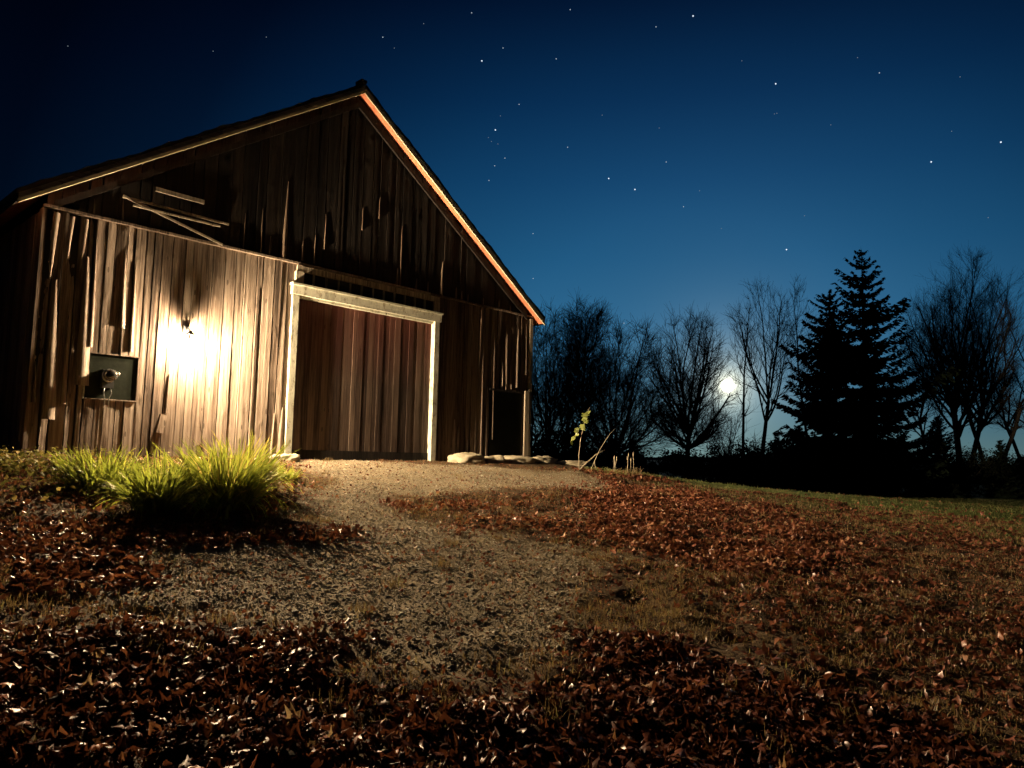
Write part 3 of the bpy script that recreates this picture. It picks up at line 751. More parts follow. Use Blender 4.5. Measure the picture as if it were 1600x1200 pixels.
def gpdf(x, y):
    return (1-mask('gravel', x, y)*.93)*(1-.85*mask('fore', x, y))*(1-.6*mask('mid', x, y))*outside_barn(x, y)*np.clip(5/np.maximum(y, 1), .12, 1)*np.clip((fbm(x, y, .35, 61, 3)-.30)*3.2, .03, 1)
B = []
P = scatter(210000, pdf=gpdf, box=(-5, 9, 2, 14), seed=31)
B.append(blades(P, .045, .0055, 32, lambda r, n: np.clip(r.normal(.36, .18, n), 0, 1), 1.9))
P = scatter(60000, pdf=lambda x, y: outside_barn(x, y)*np.clip(14/y, .1, 1)*np.clip((x-1.5)/2, 0, 1)*(1-mask('gravel', x, y)), box=(1.5, 34, 9, 50), seed=33)
B.append(blades(P, .055, .011, 34, lambda r, n: np.clip(r.normal(.85, .12, n), 0, 1), 1.0))
# tufts
tx = scatter(150, pdf=lambda x, y: (1-.8*mask('gravel', x, y))*outside_barn(x, y)*np.clip(4/y, .15, 1), box=(-3.5, 7, 2.2, 12), seed=35)
r = np.random.default_rng(36); P = np.repeat(tx, 60, 0)+r.normal(0, .035, (150*60, 2))
B.append(blades(P, .075, .004, 37, lambda r, n: np.clip(r.normal(.42, .15, n), 0, 1), 1.2, 3))
V, F, T = bjoin(B)
o = arr_mesh('grass', V, F, M['grass'], attr={'tone': T}); tag(o, 'short brown and olive autumn grass covering the yard', 'grass', kind='stuff')

# ground cover left of the clumps
P = scatter(5200, pdf=lambda x, y: outside_barn(x, y)*np.clip((fbm(x, y, .5, 71, 2)-.25)*3, .1, 1)*np.exp(-((x+5.2)/1.5)**2-((y-7.6)/.9)**2), box=(-8.5, -3.2, 5.6, 9.6), seed=41)
V, F, T = leaves('c', P, .05, SIMPLE, 42, 1.1, .13, tone=lambda r, n: r.uniform(0, 1, n), curl=.6)
o = arr_mesh('ground_cover', V, F, M['cover'], attr={'tone': T}); tag(o, 'low yellowish ground cover at the left foot of the barn', 'ground cover', kind='stuff')

# ------------------------------------------------------------------ daylily clumps
def clump(x, y, rad, n, h, seed, label, tonec=.55):
    r = np.random.default_rng(seed); root = empty('daylily_clump', (x, y, gz(x, y)))
    tag(root, label, 'plant', 'daylily clumps in the bed before the barn')
    q = np.sqrt(r.uniform(0, 1, n))*rad; a0 = r.uniform(0, 2*pi, n)
    P = np.stack([q*np.cos(a0), q*np.sin(a0)], 1)
    a = a0 + r.normal(0, .9, n); lean = np.clip(.25+.75*q/rad + r.normal(0, .22, n), .05, 1.5)
    hh = h*r.uniform(.6, 1.15, n)
    z = ground(P[:,0]+x, P[:,1]+y, True) - gz(x, y) - .02
    v, Q, Tr, tn = blades(P, hh, .027, seed+1, lambda r, n: np.clip(r.normal(tonec, .2, n), 0, 1), 1, 8, (a, lean), z, r.choice([.5, .9, 1.2, 1.7, 2.6], n))
    o = arr_mesh('leaves', v, [Q, Tr], M['daylily'], root, attr={'tone': tn})
    # dead straw at the foot
    n2 = n//3; P = r.normal(0, rad*.75, (n2, 2)); z = ground(P[:,0]+x, P[:,1]+y, True) - gz(x, y)
    v, Q, Tr, tn = blades(P, h*.5, .012, seed+2, lambda r, n: r.uniform(0, .3, n), 1, 5, (r.uniform(0, 6.28, n2), r.uniform(.9, 1.7, n2)), z, 1.0)
    arr_mesh('dead_leaves', v, [Q, Tr], M['grass'], root, attr={'tone': tn})
clump(-3.85, 7.05, .26, 380, .44, 101, 'leftmost yellow green daylily clump, below the dark board on the wall', .5)
clump(-2.98, 6.35, .17, 330, .52, 102, 'tall front daylily clump with dark green foot, second from left', .42)
clump(-2.62, 6.85, .25, 600, .66, 103, 'largest bright daylily clump at the centre of the bed', .6)
clump(-2.80, 7.7, .23, 420, .60, 104, 'daylily clump with orange tinted tips nearest the door', .8)
clump(-3.35, 7.35, .16, 180, .34, 105, 'small daylily clump in the gap between the leftmost and the front clump', .6)
clump(-2.72, 8.75, .18, 180, .22, 106, 'low spreading daylily clump at the right end of the bed', .6)

# ------------------------------------------------------------------ sapling, sticks, stalks beyond the corner
sx, sy = 1.32, 14.0
sap = empty('sapling', (sx, sy, gz(sx, sy))); tag(sap, 'young sapling with a few large yellow green leaves beside the barn corner', 'sapling')
stem = [(-.02, 0, -.03), (-.03, 0, .3), (.0, 0, .6), (.06, 0, .85), (.13, .02, 1.10), (.16, .02, 1.2)]
q = MB(); q.tube(stem, [.009, .008, .007, .006, .004, .003], 6); q.build('stem', M['stick'], sap)
r = np.random.default_rng(5)
for k in range(20):
    t = r.uniform(0, 1); zz_ = .50 + t*.68; cx = -.17 + t*.34 + r.normal(0, .04); cy = r.normal(0, .06)
    v, F_, tn = leaves('x', np.array([[0., 0.]]), .115, MAPLE, 300+k, .2, 0, tone=lambda r, n: r.uniform(0, 1, n), curl=.35, zf=np.zeros(1), dims=.2)
    R = Euler((radians(65+r.uniform(-25, 25)), r.uniform(-.4, .4), r.uniform(-.9, .9)), 'XYZ').to_matrix()
    v = v @ np.array(R).T + np.array([cx, cy, zz_])
    arr_mesh('leaf', v, F_, M['sapleaf'], sap, attr={'tone': tn})
def stick(pts, rad, label):
    base = Vector(pts[0]); g0 = gz(base.x, base.y); q = MB()
    q.tube([Vector(p)-Vector((base.x, base.y, 0)) for p in pts], rad, 7)
    o = q.build('stick', M['stick'], None); o.location = (base.x, base.y, g0); tag(o, label, 'stick', 'bare sticks beyond the barn corner'); return o
stick([(1.25, 13.9, -.02), (1.42, 13.95, .14), (1.60, 14.0, .30), (1.78, 14.05, .40)], [.014, .013, .011, .008], 'thick pale stick leaning to the right beside the last stone')
stick([(1.55, 14.4, .0), (1.75, 14.5, .42), (1.95, 14.6, .72), (2.05, 14.6, .82)], [.007, .006, .005, .003], 'thin dim stick rising behind the thick leaning stick')
def stalks(x, y, n, h, seed, label, tonev):
    root = empty('weed_tuft', (x, y, gz(x, y))); tag(root, label, 'weeds', 'weed tufts beyond the barn corner'); r = np.random.default_rng(seed)
    for k in range(n):
        q = MB(); dx, dy = r.normal(0, .05, 2); hk = h*r.uniform(.6, 1.1); lx = r.normal(0, .03)
        q.tube([(dx, dy, -.02), (dx+lx*.5, dy, hk*.5), (dx+lx, dy, hk)], [.004, .004, .007], 5)
        q.lathe([(.002, 0), (.011, .02), (.012, .05), (.003, .09)], (dx+lx, dy, hk-.03), n=6)
        q.build('stem', M['stick'], root)
    P = r.normal(0, .13, (420, 2)); v, Q, Tr, tn = blades(P, h*.45, .007, seed, lambda r, n: np.clip(r.normal(tonev, .2, n), 0, 1), 1.0, 3, None, np.zeros(420)-.01)
    arr_mesh('foliage', v, [Q, Tr], M['grass'], root, attr={'tone': tn})
stalks(1.95, 13.95, 3, .28, 51, 'pair of short dry stalks in a grassy tuft, nearest the barn', .7)
stalks(2.28, 14.15, 4, .36, 52, 'taller dry stalks at the edge of the dark field', .4)
stalks(1.62, 14.15, 1, .22, 53, 'grassy green tuft behind the thick leaning stick', .9)

# ------------------------------------------------------------------ trees
def tubes(S, nside):
    """S rows: p0(3) p1(3) r0 r1"""
    S = np.array(S); n = len(S); p0 = S[:,0:3]; p1 = S[:,3:6]; d = p1-p0; d /= np.linalg.norm(d, axis=1)[:,None]+1e-9
    ref = np.where(np.abs(d[:,2:3]) < .9, np.array([[0, 0, 1.]]), np.array([[1., 0, 0]]))
    u = np.cross(d, ref); u /= np.linalg.norm(u, axis=1)[:,None]; w = np.cross(d, u)
    V = np.empty((n, 2, nside, 3))
    for k in range(nside):
        a = 2*pi*k/nside; o = u*cos(a)+w*sin(a)
        V[:,0,k] = p0+o*S[:,6:7]; V[:,1,k] = p1+o*S[:,7:8]
    b = (np.arange(n)*2*nside)[:,None]
    Q = np.concatenate([np.array([[k, (k+1) % nside, nside+(k+1) % nside, nside+k]])+b for k in range(nside)])
    return V.reshape(-1, 3), Q

def bare_tree(x, y, H, W, seed, label, group, hf=.33, zb=.26, limbs=11, sub=9, tw=6, leader=False, stems=1, spread=.5, r0=None, twl=.6, up=.5, lean=0.0):
    """trunk forks at hf*H; limbs curve out to an egg-shaped crown between zb*H and H; three orders of twigs"""
    R = random.Random(seed); z0 = gz(x, y)-.1
    root = empty('bare_tree', (x, y, z0)); tag(root, label, 'tree', group)
    big = []; small = []; r0 = r0 or H*.017
    cz, ax, az_ = H*(zb+1)/2, W/2, H*(1-zb)/2
    def inside(p): return (p.x/ax)**2 + (p.y/ax)**2 + ((p.z-cz)/az_)**2 < 1.12
    def run(p, d, L, r, r1, out, bend, wob, clip=True, st=.4):
        n = max(2, int(L/st)); s_ = L/n; nodes = [(p.copy(), d.copy(), r)]
        for i in range(n):
            d = (d + bend*(1/n) + Vector((R.gauss(0, wob), R.gauss(0, wob), R.gauss(0, wob*.6)))).normalized(); q = p+d*s_
            ra = r+(r1-r)*i/n; rb = r+(r1-r)*(i+1)/n
            out.append((*p, *q, ra, rb)); p = q; nodes.append((p.copy(), d.copy(), rb))
            if clip and not inside(p): break
        return nodes
    def side(d, ang, az):
        o = d.orthogonal().normalized(); o = Matrix.Rotation(az, 3, d) @ o
        return (d*cos(ang)+o*sin(ang)).normalized()
    UP = Vector((0, 0, 1))
    allimbs = []
    for s in range(stems):
        a = 2*pi*s/stems+R.uniform(-.5, .5); off = Vector((cos(a), sin(a), 0))*(.18*(stems > 1))
        d = Vector((cos(a)*.16*(stems > 1)+lean, sin(a)*.16*(stems > 1), 1)).normalized()
        ht = H*(hf if not leader else .93)*R.uniform(.92, 1.08 if not leader else 1.0)
        tn_ = run(off, d, ht, r0*(1 if stems == 1 else .72), r0*(.62 if not leader else .12), big, Vector((-lean*.8, 0, .1)), .022, False, .35)
        nl = max(3, int(limbs/stems))
        for k in range(nl):
            f = (k+.5)/nl; az = k*2.4+s*1.3+R.uniform(-.35, .35)
            if leader: idx = int(len(tn_)*(hf+(.97-hf)*f)); pol = R.uniform(.5, .9); 
            else: idx = int(len(tn_)*(1-.30*R.random()*(f > .35))); pol = .08 + 1.05*f**.9*spread*2
            pn, dn, rn = tn_[min(idx, len(tn_)-1)]
            d = Vector((cos(az)*sin(pol), sin(az)*sin(pol), cos(pol))).normalized()
            t = Vector((cos(az)*ax*sin(pol), sin(az)*ax*sin(pol), 0)); L = (az_*2*(.98-.35*f) if not leader else min(W*.62, (H-pn.z)*.8+.4))*R.uniform(.85, 1.05)
            allimbs.append(run(pn.copy(), d, L, rn*(.62 if not leader else .5), .012, big, UP*(.75*up*2*(.3+f)), .045, True, .35))
        if leader: allimbs.append(tn_[int(len(tn_)*.6):])
    for nodes in allimbs:
        N = len(nodes); L = N*.35
        m = int(sub*min(1.3, .35+L/5))
        for j in range(m):
            t = .12+.88*(j+R.random())/m; pn, dn, rn = nodes[min(N-1, int(t*N))]
            d = side(dn, R.uniform(.4, .85), R.uniform(0, 6.283))
            if d.z < -.1: d.z *= -.3; d.normalize()
            n2 = run(pn.copy(), d, max(.7, L*(.50-.28*t))*R.uniform(.7, 1.2), max(.010, rn*.55), .008, small, UP*.55*up, .07, True, .3)
            for q_ in range(tw):
                p2, d2, r2 = n2[min(len(n2)-1, int((.15+.85*(q_+R.random())/tw)*len(n2)))]
                d3 = side(d2, R.uniform(.35, .8), R.uniform(0, 6.283)); n3 = run(p2.copy(), d3, twl*R.uniform(.9, 2.2), .009, .006, small, UP*.5*up, .08, True, .3)
                for w_ in range(3):
                    p3, d4, r3 = n3[R.randrange(len(n3))]; run(p3.copy(), side(d4, R.uniform(.3, .8), R.uniform(0, 6.283)), twl*R.uniform(.5, 1.2), .0065, .004, small, UP*.4*up, .07, False, .3)
    v, f = tubes(big, 6); arr_mesh('trunk', v, f, M['bark'], root, smooth=True)
    v, f = tubes(small, 3); arr_mesh('crown', v, f, M['twig'], root)
    return len(small)
NT = 0
G1 = 'bare trees behind the right end of the barn'; G2 = 'bare trees around the moon'; G3 = 'bare trees at the right edge of the yard'
NT += bare_tree(1.4, 36, 7.9, 5.2, 201, 'bare tree partly hidden behind the right corner of the barn', G1, .22, .12, 14, 10, 7, stems=2)
NT += bare_tree(2.7, 42, 9.4, 5.0, 202, 'tallest bare tree of the group just right of the barn', G1, .25, .15, 13, 10, 7, leader=False, stems=2, spread=.4)
NT += bare_tree(4.0, 40, 9.3, 4.4, 203, 'dense straight bare tree right of the sapling', G1, .28, .12, 18, 10, 7, leader=True)
NT += bare_tree(5.3, 38, 8.2, 5.2, 204, 'spreading bare tree whose branches reach out over the dark field', G1, .22, .10, 22, 12, 8, up=.35, spread=.60)
NT += bare_tree(10.0, 42, 9.9, 4.1, 205, 'round vase shaped bare tree standing left of the moon', G2, .30, .20, 24, 11, 7, spread=.60, r0=.20, up=.55)
NT += bare_tree(14.45, 46, 12.9, 1.7, 206, 'tall slender bare tree right beside the moon', G2, .38, .30, 11, 5, 3, leader=True, r0=.12, up=.9)
NT += bare_tree(15.8, 47, 12.8, 4.3, 207, 'forked bare tree between the moon and the spruces', G2, .44, .30, 9, 8, 5, spread=.38, r0=.16, up=.8)
NT += bare_tree(22.4, 56, 15.8, 3.4, 208, 'thin bare tree peeking out behind the left spruce', G2, .4, .35, 12, 6, 4, leader=True, r0=.14, up=.9)
NT += bare_tree(12.6, 43, 4.2, 3.4, 213, 'small bare tree below the moon', G2, .3, .2, 9, 7, 5, up=.2, r0=.09)
NT += bare_tree(39.6, 65, 21.2, 7.8, 209, 'tall bare tree with a dense rounded crown right of the spruces', G3, .36, .26, 33, 14, 9, stems=3, spread=.42, r0=.30, twl=.8, up=.8)
NT += bare_tree(43.0, 66.6, 20.8, 6.3, 210, 'bare tree with a bent trunk behind the rounded one', G3, .38, .3, 12, 10, 6, stems=2, spread=.4, r0=.26, twl=.8, lean=.10)
NT += bare_tree(54.2, 77.5, 23.4, 8.7, 211, 'bare tree cut by the right edge of the photo', G3, .35, .25, 14, 10, 7, stems=2, r0=.26, twl=.8)
NT += bare_tree(34.6, 62, 14.6, 4.6, 212, 'faint lower bare tree beside the right spruce', G3, .4, .25, 10, 8, 5, r0=.15, twl=.8)
print('twigs', NT)

def spruce(x, y, H, Rm, seed, label, cat='tree', group=None, name='spruce_tree', dens=1.0, low=.04, shape=.64, needle=1.0):
    R = random.Random(seed); z0 = gz(x, y)-.1
    root = empty(name, (x, y, z0)); tag(root, label, cat, group)
    lean = (R.uniform(-.01, .01), R.uniform(-.01, .01))
    v, f = tubes([(0, 0, 0, lean[0]*H*.5, lean[1]*H*.5, H*.5, H*.018, H*.010), (lean[0]*H*.5, lean[1]*H*.5, H*.5, lean[0]*H, lean[1]*H, H, H*.010, .01)], 7)
    arr_mesh('trunk', v, f, M['bark'], root, smooth=True)
    V = []; F = []
    def blade(p, q, w):
        d = q-p; s = Vector((-d.y, d.x, 0)); s = (s.normalized() if s.length > 1e-5 else Vector((1, 0, 0)))*w*.5
        m = p*.45+q*.55; dz = Vector((0, 0, w*R.uniform(-.5, .1))); b = len(V)
        V.extend([p, m+s+dz, q, m-s+dz]); F.append((b, b+1, b+2, b+3))
    step = max(.17, H*.029)/dens; z = H*low
    while z < H*.985:
        fr_ = z/H; L0 = Rm*(1-fr_)**shape + .10
        nb = max(5, int((7+5*(1-fr_))*1.0))
        a0 = R.uniform(0, 6.28); skip = R.random() < .24
        for k in range(nb):
            a = a0+6.283*k/nb+R.uniform(-.3, .3)
            L = L0*R.uniform(.6, 1.12)*(.45 if skip else 1)*(.66+.62*float(vnoise(np.array([(a % 6.283)*1.1]), np.array([z/H*9.0]), seed)[0])); pz = z+R.uniform(-.22, .22)*step
            dirh = Vector((cos(a), sin(a), 0)); p = Vector((lean[0]*z, lean[1]*z, pz)); n = max(3, int(L/.28))
            droop = R.uniform(.16, .30)*(1-fr_*.9)
            prev = p
            for i in range(1, n+1):
                t = i/n; zz_ = -droop*L*sin(t*pi*.62)+ .16*L*t**3*1.2 + fr_*.35*L*t
                q = p+dirh*(L*t)+Vector((0, 0, zz_))
                blade(prev, q, .32*needle*(1.1-t*.5))
                sw = L*.36*(1-t*.55)*R.uniform(.7, 1.1)
                for sgn in (-1, 1):
                    for kk in range(3):
                        da = a+sgn*R.uniform(.4, 1.0); base = prev.lerp(q, R.random())
                        tip = base+Vector((cos(da), sin(da), 0))*sw*R.uniform(.5, 1)+Vector((0, 0, -sw*R.uniform(.05, .55)))
                        blade(base, tip, .25*needle)
                        if sw > .35:
                            mid_ = base.lerp(tip, R.uniform(.4, .8)); dd = da+R.choice((-.8, .8))
                            blade(mid_, mid_+Vector((cos(dd)*sw*.35, sin(dd)*sw*.35, -sw*.2)), .15*needle)
                prev = q
        z += step*(1 if R.random() > .15 else 1.5)
    for k in range(3): blade(Vector((lean[0]*H, lean[1]*H, H*.95)), Vector((lean[0]*H+R.uniform(-.05, .05), lean[1]*H, H*R.uniform(1.0, 1.02))), .06)
    arr_mesh('crown', np.array(V), np.array(F), M['needles'], root)
    return len(F)
spruce(22.6, 47, 15.9, 5.1, 301, 'tall dark spruce, highest tree right of the moon', group='two big spruces', dens=1.0, needle=1.15)
spruce(18.95, 44, 12.3, 4.5, 302, 'lower broad spruce leaning against the left side of the tall one', group='two big spruces', dens=1.1, needle=1.2)
G4 = 'small conifers among the undergrowth'
spruce(14.4, 40, 3.3, 1.2, 303, 'small conifer in the undergrowth right of the moon', group=G4, name='small_conifer', needle=1.2)
spruce(16.3, 42, 3.9, 1.4, 304, 'small conifer at the left foot of the broad spruce', group=G4, name='small_conifer', needle=1.2)
spruce(31.2, 54, 5.9, 2.0, 305, 'small conifer at the right foot of the tall spruce', group=G4, name='small_conifer', needle=1.2)
spruce(38.3, 58, 4.6, 1.6, 306, 'small conifer at the right edge, under the bare trees', group=G4, name='small_conifer', needle=1.2)
spruce(18.2, 110, 5.6, 2.6, 307, 'lone distant conifer against the pale horizon left of the moon', group=G4, name='small_conifer', needle=2.2)

def bush(x, y, H, W, seed, label, group):
    R = random.Random(seed); r = np.random.default_rng(seed); root = empty('bush', (x, y, gz(x, y)-.05)); tag(root, label, 'bush', group)
    S = []
    for k in range(16):
        a = R.uniform(0, 6.28); p = Vector((R.gauss(0, W*.14), R.gauss(0, W*.14), 0)); d = Vector((cos(a)*.5, sin(a)*.5, 1)).normalized()
        S.append((0, 0, -.15, *p, .03, .02))
        for i in range(6):
            q = p+d*H*.16; S.append((*p, *q, .02*(1-i*.12), .02*(1-(i+1)*.12))); p = q; d = (d+Vector((R.gauss(0, .2), R.gauss(0, .2), .1))).normalized()
    v, f = tubes(S, 4); arr_mesh('branches', v, f, M['twig'], root)
    n = int(5200*min(1.6, W*H/8)); cl = 26; cc = np.stack([r.normal(0, W*.30, cl), r.normal(0, W*.25, cl), r.uniform(.05, .78, cl)*H], 1); cr = r.uniform(.14, .26, cl)*min(H*1.2, W)
    idx = r.integers(0, cl, n); dv = r.normal(0, 1, (n, 3)); dv /= np.linalg.norm(dv, axis=1)[:,None]; C = cc[idx]+dv*(cr[idx]*r.uniform(.3, 1.05, n))[:,None]
    C[:,2] = np.abs(C[:,2]); s = r.uniform(.05, .13, n)*1.2
    t = np.array([(-.5, 0, 0), (0, .35, 0), (.5, 0, 0), (0, -.35, 0)])[None]*s[:,None,None]; W_ = np.einsum('nij,nkj->nki', orient(n, r, 1.6), t)+C[:,None,:]
    arr_mesh('foliage', W_.reshape(-1, 3), (np.array([[0, 1, 2, 3]])[None]+(np.arange(n)*4)[:,None,None]).reshape(-1, 4), M['bush'], root)
BG = 'dark bushes along the edge of the yard'; BG2 = 'dark bushes behind the barn corner'
BL = ['dark bush just right of the trunk of the round bare tree', 'dark bush directly below the moon', 'dark bush below the slender bare tree', 'dark bush below the forked bare tree', 'dark bush at the left skirt of the broad spruce',
      'dark bush in front of the broad spruce', 'dark bush between the two big spruces', 'dark bush in front of the tall spruce', 'dark bush at the right skirt of the tall spruce', 'dark bush under the gap right of the spruces',
      'dark bush at the foot of the rounded bare tree', 'dark bush at the foot of the bent bare tree', 'low dark bush near the right edge of the photo', 'low dark bush cut by the right edge of the photo']
for k, (x, y, h_) in enumerate([(7.9,31,1.7),(9.5,33,2.1),(11.1,35,2.3),(12.8,37,2.6),(14.9,39,2.6),(17.1,41,2.6),(19.6,43,2.6),(22.7,46,2.8),(25.6,48,3.2),(29.7,52,3.7),(33.9,56,3.8),(38.4,60,3.9),(43.2,64,3.5),(48.2,68,3.5)]):
    bush(x, y, h_*1.12, 2.6+h_*.55, 400+k, BL[k], BG)
for k, (x, y, h_, lb) in enumerate([(.9,29,3.0,'dark bush against the right corner of the barn'),(2.3,31,3.0,'dark bush behind the sapling'),(3.2,30,2.5,'dark bush behind the leaning stick'),(4.6,32,2.0,'low dark bush behind the dry stalks')]):
    bush(x, y, h_, 3.2, 430+k, lb, BG2)
bush(-10.6, 14.5, 1.5, 3.0, 440, 'low dark bush beyond the left corner of the barn', 'dark bushes left of the barn')
bush(-14.0, 19, 2.6, 4.0, 441, 'taller dark bush far left of the barn', 'dark bushes left of the barn')

# far treeline (reads as one mass) and hills
r = np.random.default_rng(77); V = []; F = []
for k in range(520):
    az = radians(r.uniform(-50, 60)); D = r.uniform(135, 190); x = D*sin(az); y = D*cos(az); h_ = r.uniform(2.6, 4.6)*(1+.25*sin(az*23)); w_ = r.uniform(1.6, 3.2); zb = gz(x, y)-.3
    tx_, ty_ = cos(az), -sin(az)
    lv = 9; b = len(V); L_ = []
    for i in range(lv):
        t = i/lv; ww = w_*(1-t)**.8*(1.0 if i % 2 == 0 else .62)*r.uniform(.8, 1.2)
        L_.append((ww, zb+h_*t))
    pts = [(-w, z) for w, z in L_]+[(0, zb+h_*1.05)]+[(w, z) for w, z in reversed(L_)]
    for (u_, z) in pts: V.append((x+tx_*u_+r.normal(0, .1), y+ty_*u_+r.normal(0, .3), z))
    m = len(pts)
    for i in range(lv-1): F.append((b+i, b+i+1, b+m-2-i, b+m-1-i))
    F.append((b+lv-1, b+lv, b+lv+1, b+lv+1))
F = [f for f in F if len(set(f)) == 4]
o = arr_mesh('far_treeline', np.array(V), np.array(F), M['bush']); tag(o, 'distant black line of woods along the horizon', 'woods', kind='stuff')
V = []; F = []; n = 260
for i in range(n+1):
    az = radians(-70+140*i/n); D = 2600; dg = math.degrees(az)
    h_ = 8+22*fbm(np.array([dg*1.0]), np.array([3.]), 7.0, 8, 4)[0] + 14*exp(-((dg-12.6)/.8)**2) + 6*exp(-((dg-14.5)/2.0)**2)
    for zz_ in (-60, -12+h_*.6, -12+h_): V.append((D*sin(az)*(1+.05*(zz_ == -60)*-1), D*cos(az), zz_))
for i in range(n):
    for j in range(2): a = i*3+j; F.append((a, a+3, a+4, a+1))
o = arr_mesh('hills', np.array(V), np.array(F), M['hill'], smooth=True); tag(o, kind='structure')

# ------------------------------------------------------------------ moon and stars (azimuth from +Y towards +X, elevation, size)
def dirv(az, el): return Vector((sin(radians(az))*cos(radians(el)), cos(radians(az))*cos(radians(el)), sin(radians(el))))
CAM = Vector((0, 0, .18)); MAZ, MEL = 16.33, 5.55
me = bpy.data.meshes.new('moon'); import bmesh
bm = bmesh.new(); bmesh.ops.create_icosphere(bm, subdivisions=4, radius=8.3); bm.to_mesh(me); bm.free()
mo = link('moon', me, emis('moon_glow', (1.0, .93, .72), 9.0), smooth=True); mo.location = CAM + dirv(MAZ, MEL)*1000
tag(mo, 'bright full moon low in the sky behind the bare branches', 'moon')
STARS = [(-3.04, 29.06, 2), (2.99, 29.3, 1), (-1.35, 29.95, 1), (13.85, 31.49, 2), (10.96, 31.05, 1), (4.06, 32.4, 0.7), (19.97, 26.58, 1.5), (27.05, 26.18, 1.2), (34.17, 20.59, 2), (30.11, 20.1, 2), (17.52, 28.33, 0.5), (19.85, 24.65, 0.6), (20.03, 24.67, 0.4), (0.06, 26.26, 0.7), (-1.42, 25.44, 0.5), (-1.8, 24.46, 2.2), (-2.35, 23.91, 0.4), (-2.09, 23.65, 0.4), (-1.57, 23.49, 0.4), (-0.98, 22.51, 0.8), (-1.78, 21.94, 0.8), (-2.21, 20.88, 1.3), (4.03, 23.33, 1.2), (7.32, 21.07, 1.5), (9.38, 20.23, 1.5), (11.79, 22.07, 0.7), (11.24, 24.44, 0.5), (13.11, 18.84, 0.7), (14.32, 19.91, 0.5), (1.4, 17.07, 1.2), (1.48, 13.7, 1.2), (20.58, 15.32, 1.5), (15.93, 17.13, 0.4), (21.86, 17.58, 0.3), (31.39, 21.79, 0.6), (33.29, 16.07, 0.5), (32.0, 24.96, 0.3), (25.65, 27.36, 0.3), (-11.03, 30.01, 0.7), (-10.09, 29.41, 0.3), (-3.98, 32.07, 0.8), (-7.83, 31.15, 0.3), (-19.82, 28.81, 0.4), (-23.49, 27.26, 0.5), (-32.66, 25.42, 0.6), (8.61, 10.33, 0.7), (6.75, 25.5, 0.3), (23.76, 23.44, 0.4)]
sm = {}
for k, (az, el, b_) in enumerate(STARS):
    key = 2 if b_ >= 1.5 else (1 if b_ >= .7 else 0)
    if key not in sm:
        me = bpy.data.meshes.new('star'); bm = bmesh.new(); bmesh.ops.create_icosphere(bm, subdivisions=1, radius=(.55, .72, .98)[key]); bm.to_mesh(me); bm.free()
        me.materials.append(emis('star_glow', (.75, .88, 1.0), (.3, .65, 1.4)[key])); sm[key] = me
    o = bpy.data.objects.new('star', sm[key]); COL.objects.link(o); o.location = CAM + dirv(az, el)*1100
    tag(o, ('faint tiny star in the night sky', 'small white star in the night sky', 'bright white star in the night sky')[key], 'star', ('faint stars', 'small stars', 'bright stars')[key])

# ------------------------------------------------------------------ world: night sky with moon glow
wd = bpy.data.worlds.new('World'); scene.world = wd; wd.use_nodes = True; nt = wd.node_tree; nt.nodes.clear()
out = nd(nt, 'ShaderNodeOutputWorld'); bg = nd(nt, 'ShaderNodeBackground'); nt.links.new(bg.outputs[0], out.inputs[0])
tc = nd(nt, 'ShaderNodeTexCoord'); nrm = nd(nt, 'ShaderNodeVectorMath', operation='NORMALIZE'); nt.links.new(tc.outputs['Generated'], nrm.inputs[0])
sp = nd(nt, 'ShaderNodeSeparateXYZ'); nt.links.new(nrm.outputs[0], sp.inputs[0])
elv = math_(nt, 'ARCSINE', sp.outputs[2])     # radians
e01 = math_(nt, 'DIVIDE', elv, radians(40), clamp=True)
def s2l(r_, g_, b_): return tuple(((c/255)/12.92 if c/255 <= .04045 else ((c/255+.055)/1.055)**2.4) for c in (r_, g_, b_))
skyc = ramp(nt, e01, [(0, s2l(104, 134, 132)), (.06, s2l(82, 120, 132)), (.14, s2l(56, 108, 138)), (.26, s2l(42, 101, 141)), (.38, s2l(29, 88, 130)), (.52, s2l(18, 71, 114)), (.66, s2l(9, 53, 94)), (.82, s2l(3, 32, 66)), (1, s2l(1, 14, 38))])
def dot(v):
    n = nd(nt, 'ShaderNodeVectorMath', operation='DOT_PRODUCT'); nt.links.new(nrm.outputs[0], n.inputs[0]); n.inputs[1].default_value = v; return n.outputs['Value']
hd = dot(tuple(dirv(13, 6)))
ang = math_(nt, 'ARCCOSINE', math_(nt, 'MINIMUM', hd, .99999))
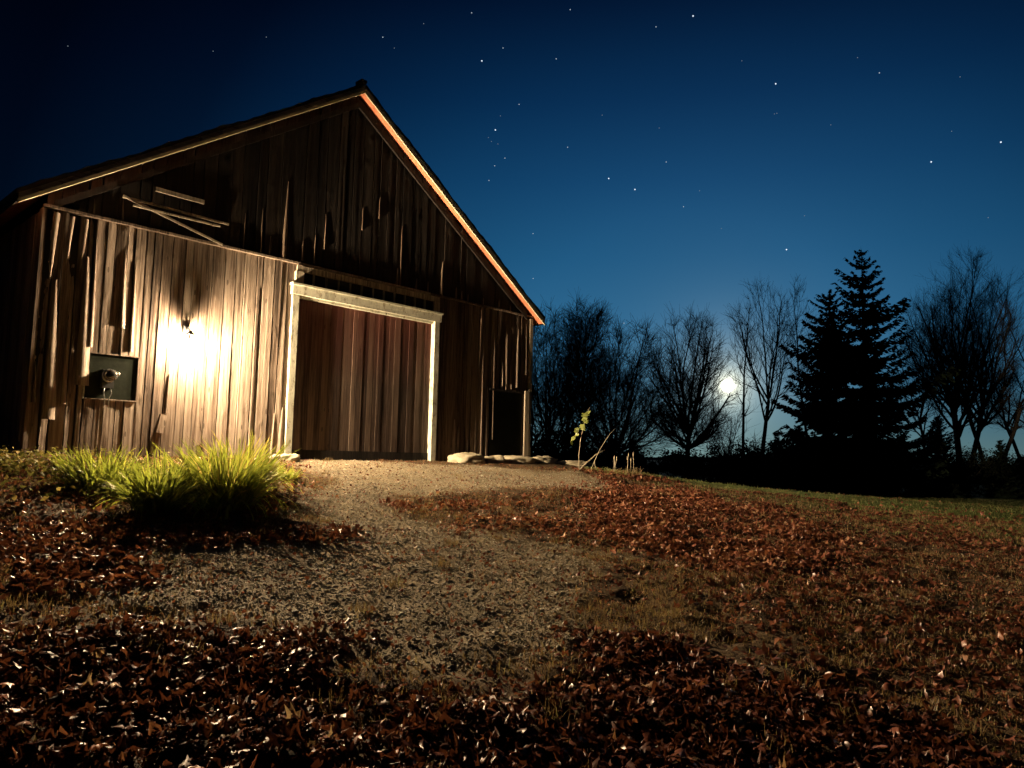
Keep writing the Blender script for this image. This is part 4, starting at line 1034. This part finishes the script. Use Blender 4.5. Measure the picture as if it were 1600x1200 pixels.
fall = ramp(nt, math_(nt, 'DIVIDE', ang, pi), [(0, (1, 1, 1)), (.07, (.98, .98, .98)), (.13, (.68, .70, .72)), (.18, (.34, .36, .40)), (.22, (.12, .12, .15)), (.27, (.035, .035, .05)), (.5, (.012, .013, .02)), (1, (.01, .012, .018))])
c = mixc(nt, 1.0, skyc, fall, 'MULTIPLY')
ma = math_(nt, 'ARCCOSINE', math_(nt, 'MINIMUM', dot(tuple(dirv(MAZ, MEL))), .9999999))
def expo(k, amp): return math_(nt, 'MULTIPLY', math_(nt, 'EXPONENT', math_(nt, 'MULTIPLY', ma, -1/radians(k))), amp)
def glow(k, amp, col):
    global c
    e = expo(k, amp); n = nd(nt, 'ShaderNodeVectorMath', operation='SCALE'); n.inputs[0].default_value = col; nt.links.new(e, n.inputs['Scale'])
    a = nd(nt, 'ShaderNodeVectorMath', operation='ADD'); nt.links.new(c, a.inputs[0]); nt.links.new(n.outputs[0], a.inputs[1]); c = a.outputs[0]
glow(.55, 2.5, (1, .9, .6)); glow(1.8, .6, (.85, .9, .7)); glow(6, .07, (.6, .8, .8))
nt.links.new(c, bg.inputs[0]); bg.inputs[1].default_value = 1.0

# moonlight
S = bpy.data.lights.new('moonlight', 'SUN'); S.energy = .12; S.angle = radians(.5); S.color = (.82, .9, 1.0)
so = bpy.data.objects.new('moonlight', S); COL.objects.link(so); so.rotation_euler = (-dirv(MAZ, MEL+3)).to_track_quat('-Z', 'Y').to_euler()

# ------------------------------------------------------------------ camera
cd = bpy.data.cameras.new('camera'); cam = bpy.data.objects.new('camera', cd); COL.objects.link(cam)
cd.sensor_width = 36; cd.lens = 26.01; cd.clip_start = .05; cd.clip_end = 6000
cam.matrix_world = Matrix.Translation(CAM) @ Matrix.Rotation(radians(90+5.55), 4, 'X') @ Matrix.Rotation(radians(1.3), 4, 'Z')
scene.camera = cam
scene.view_settings.view_transform = 'Standard'; scene.view_settings.look = 'None'; scene.view_settings.exposure = 0; scene.view_settings.gamma = 1
scene.render.engine = 'CYCLES'
scene.cycles.use_denoising = True
scene.cycles.max_bounces = 6; scene.cycles.diffuse_bounces = 4; scene.cycles.transparent_max_bounces = 4
scene.cycles.sample_clamp_indirect = 4.0
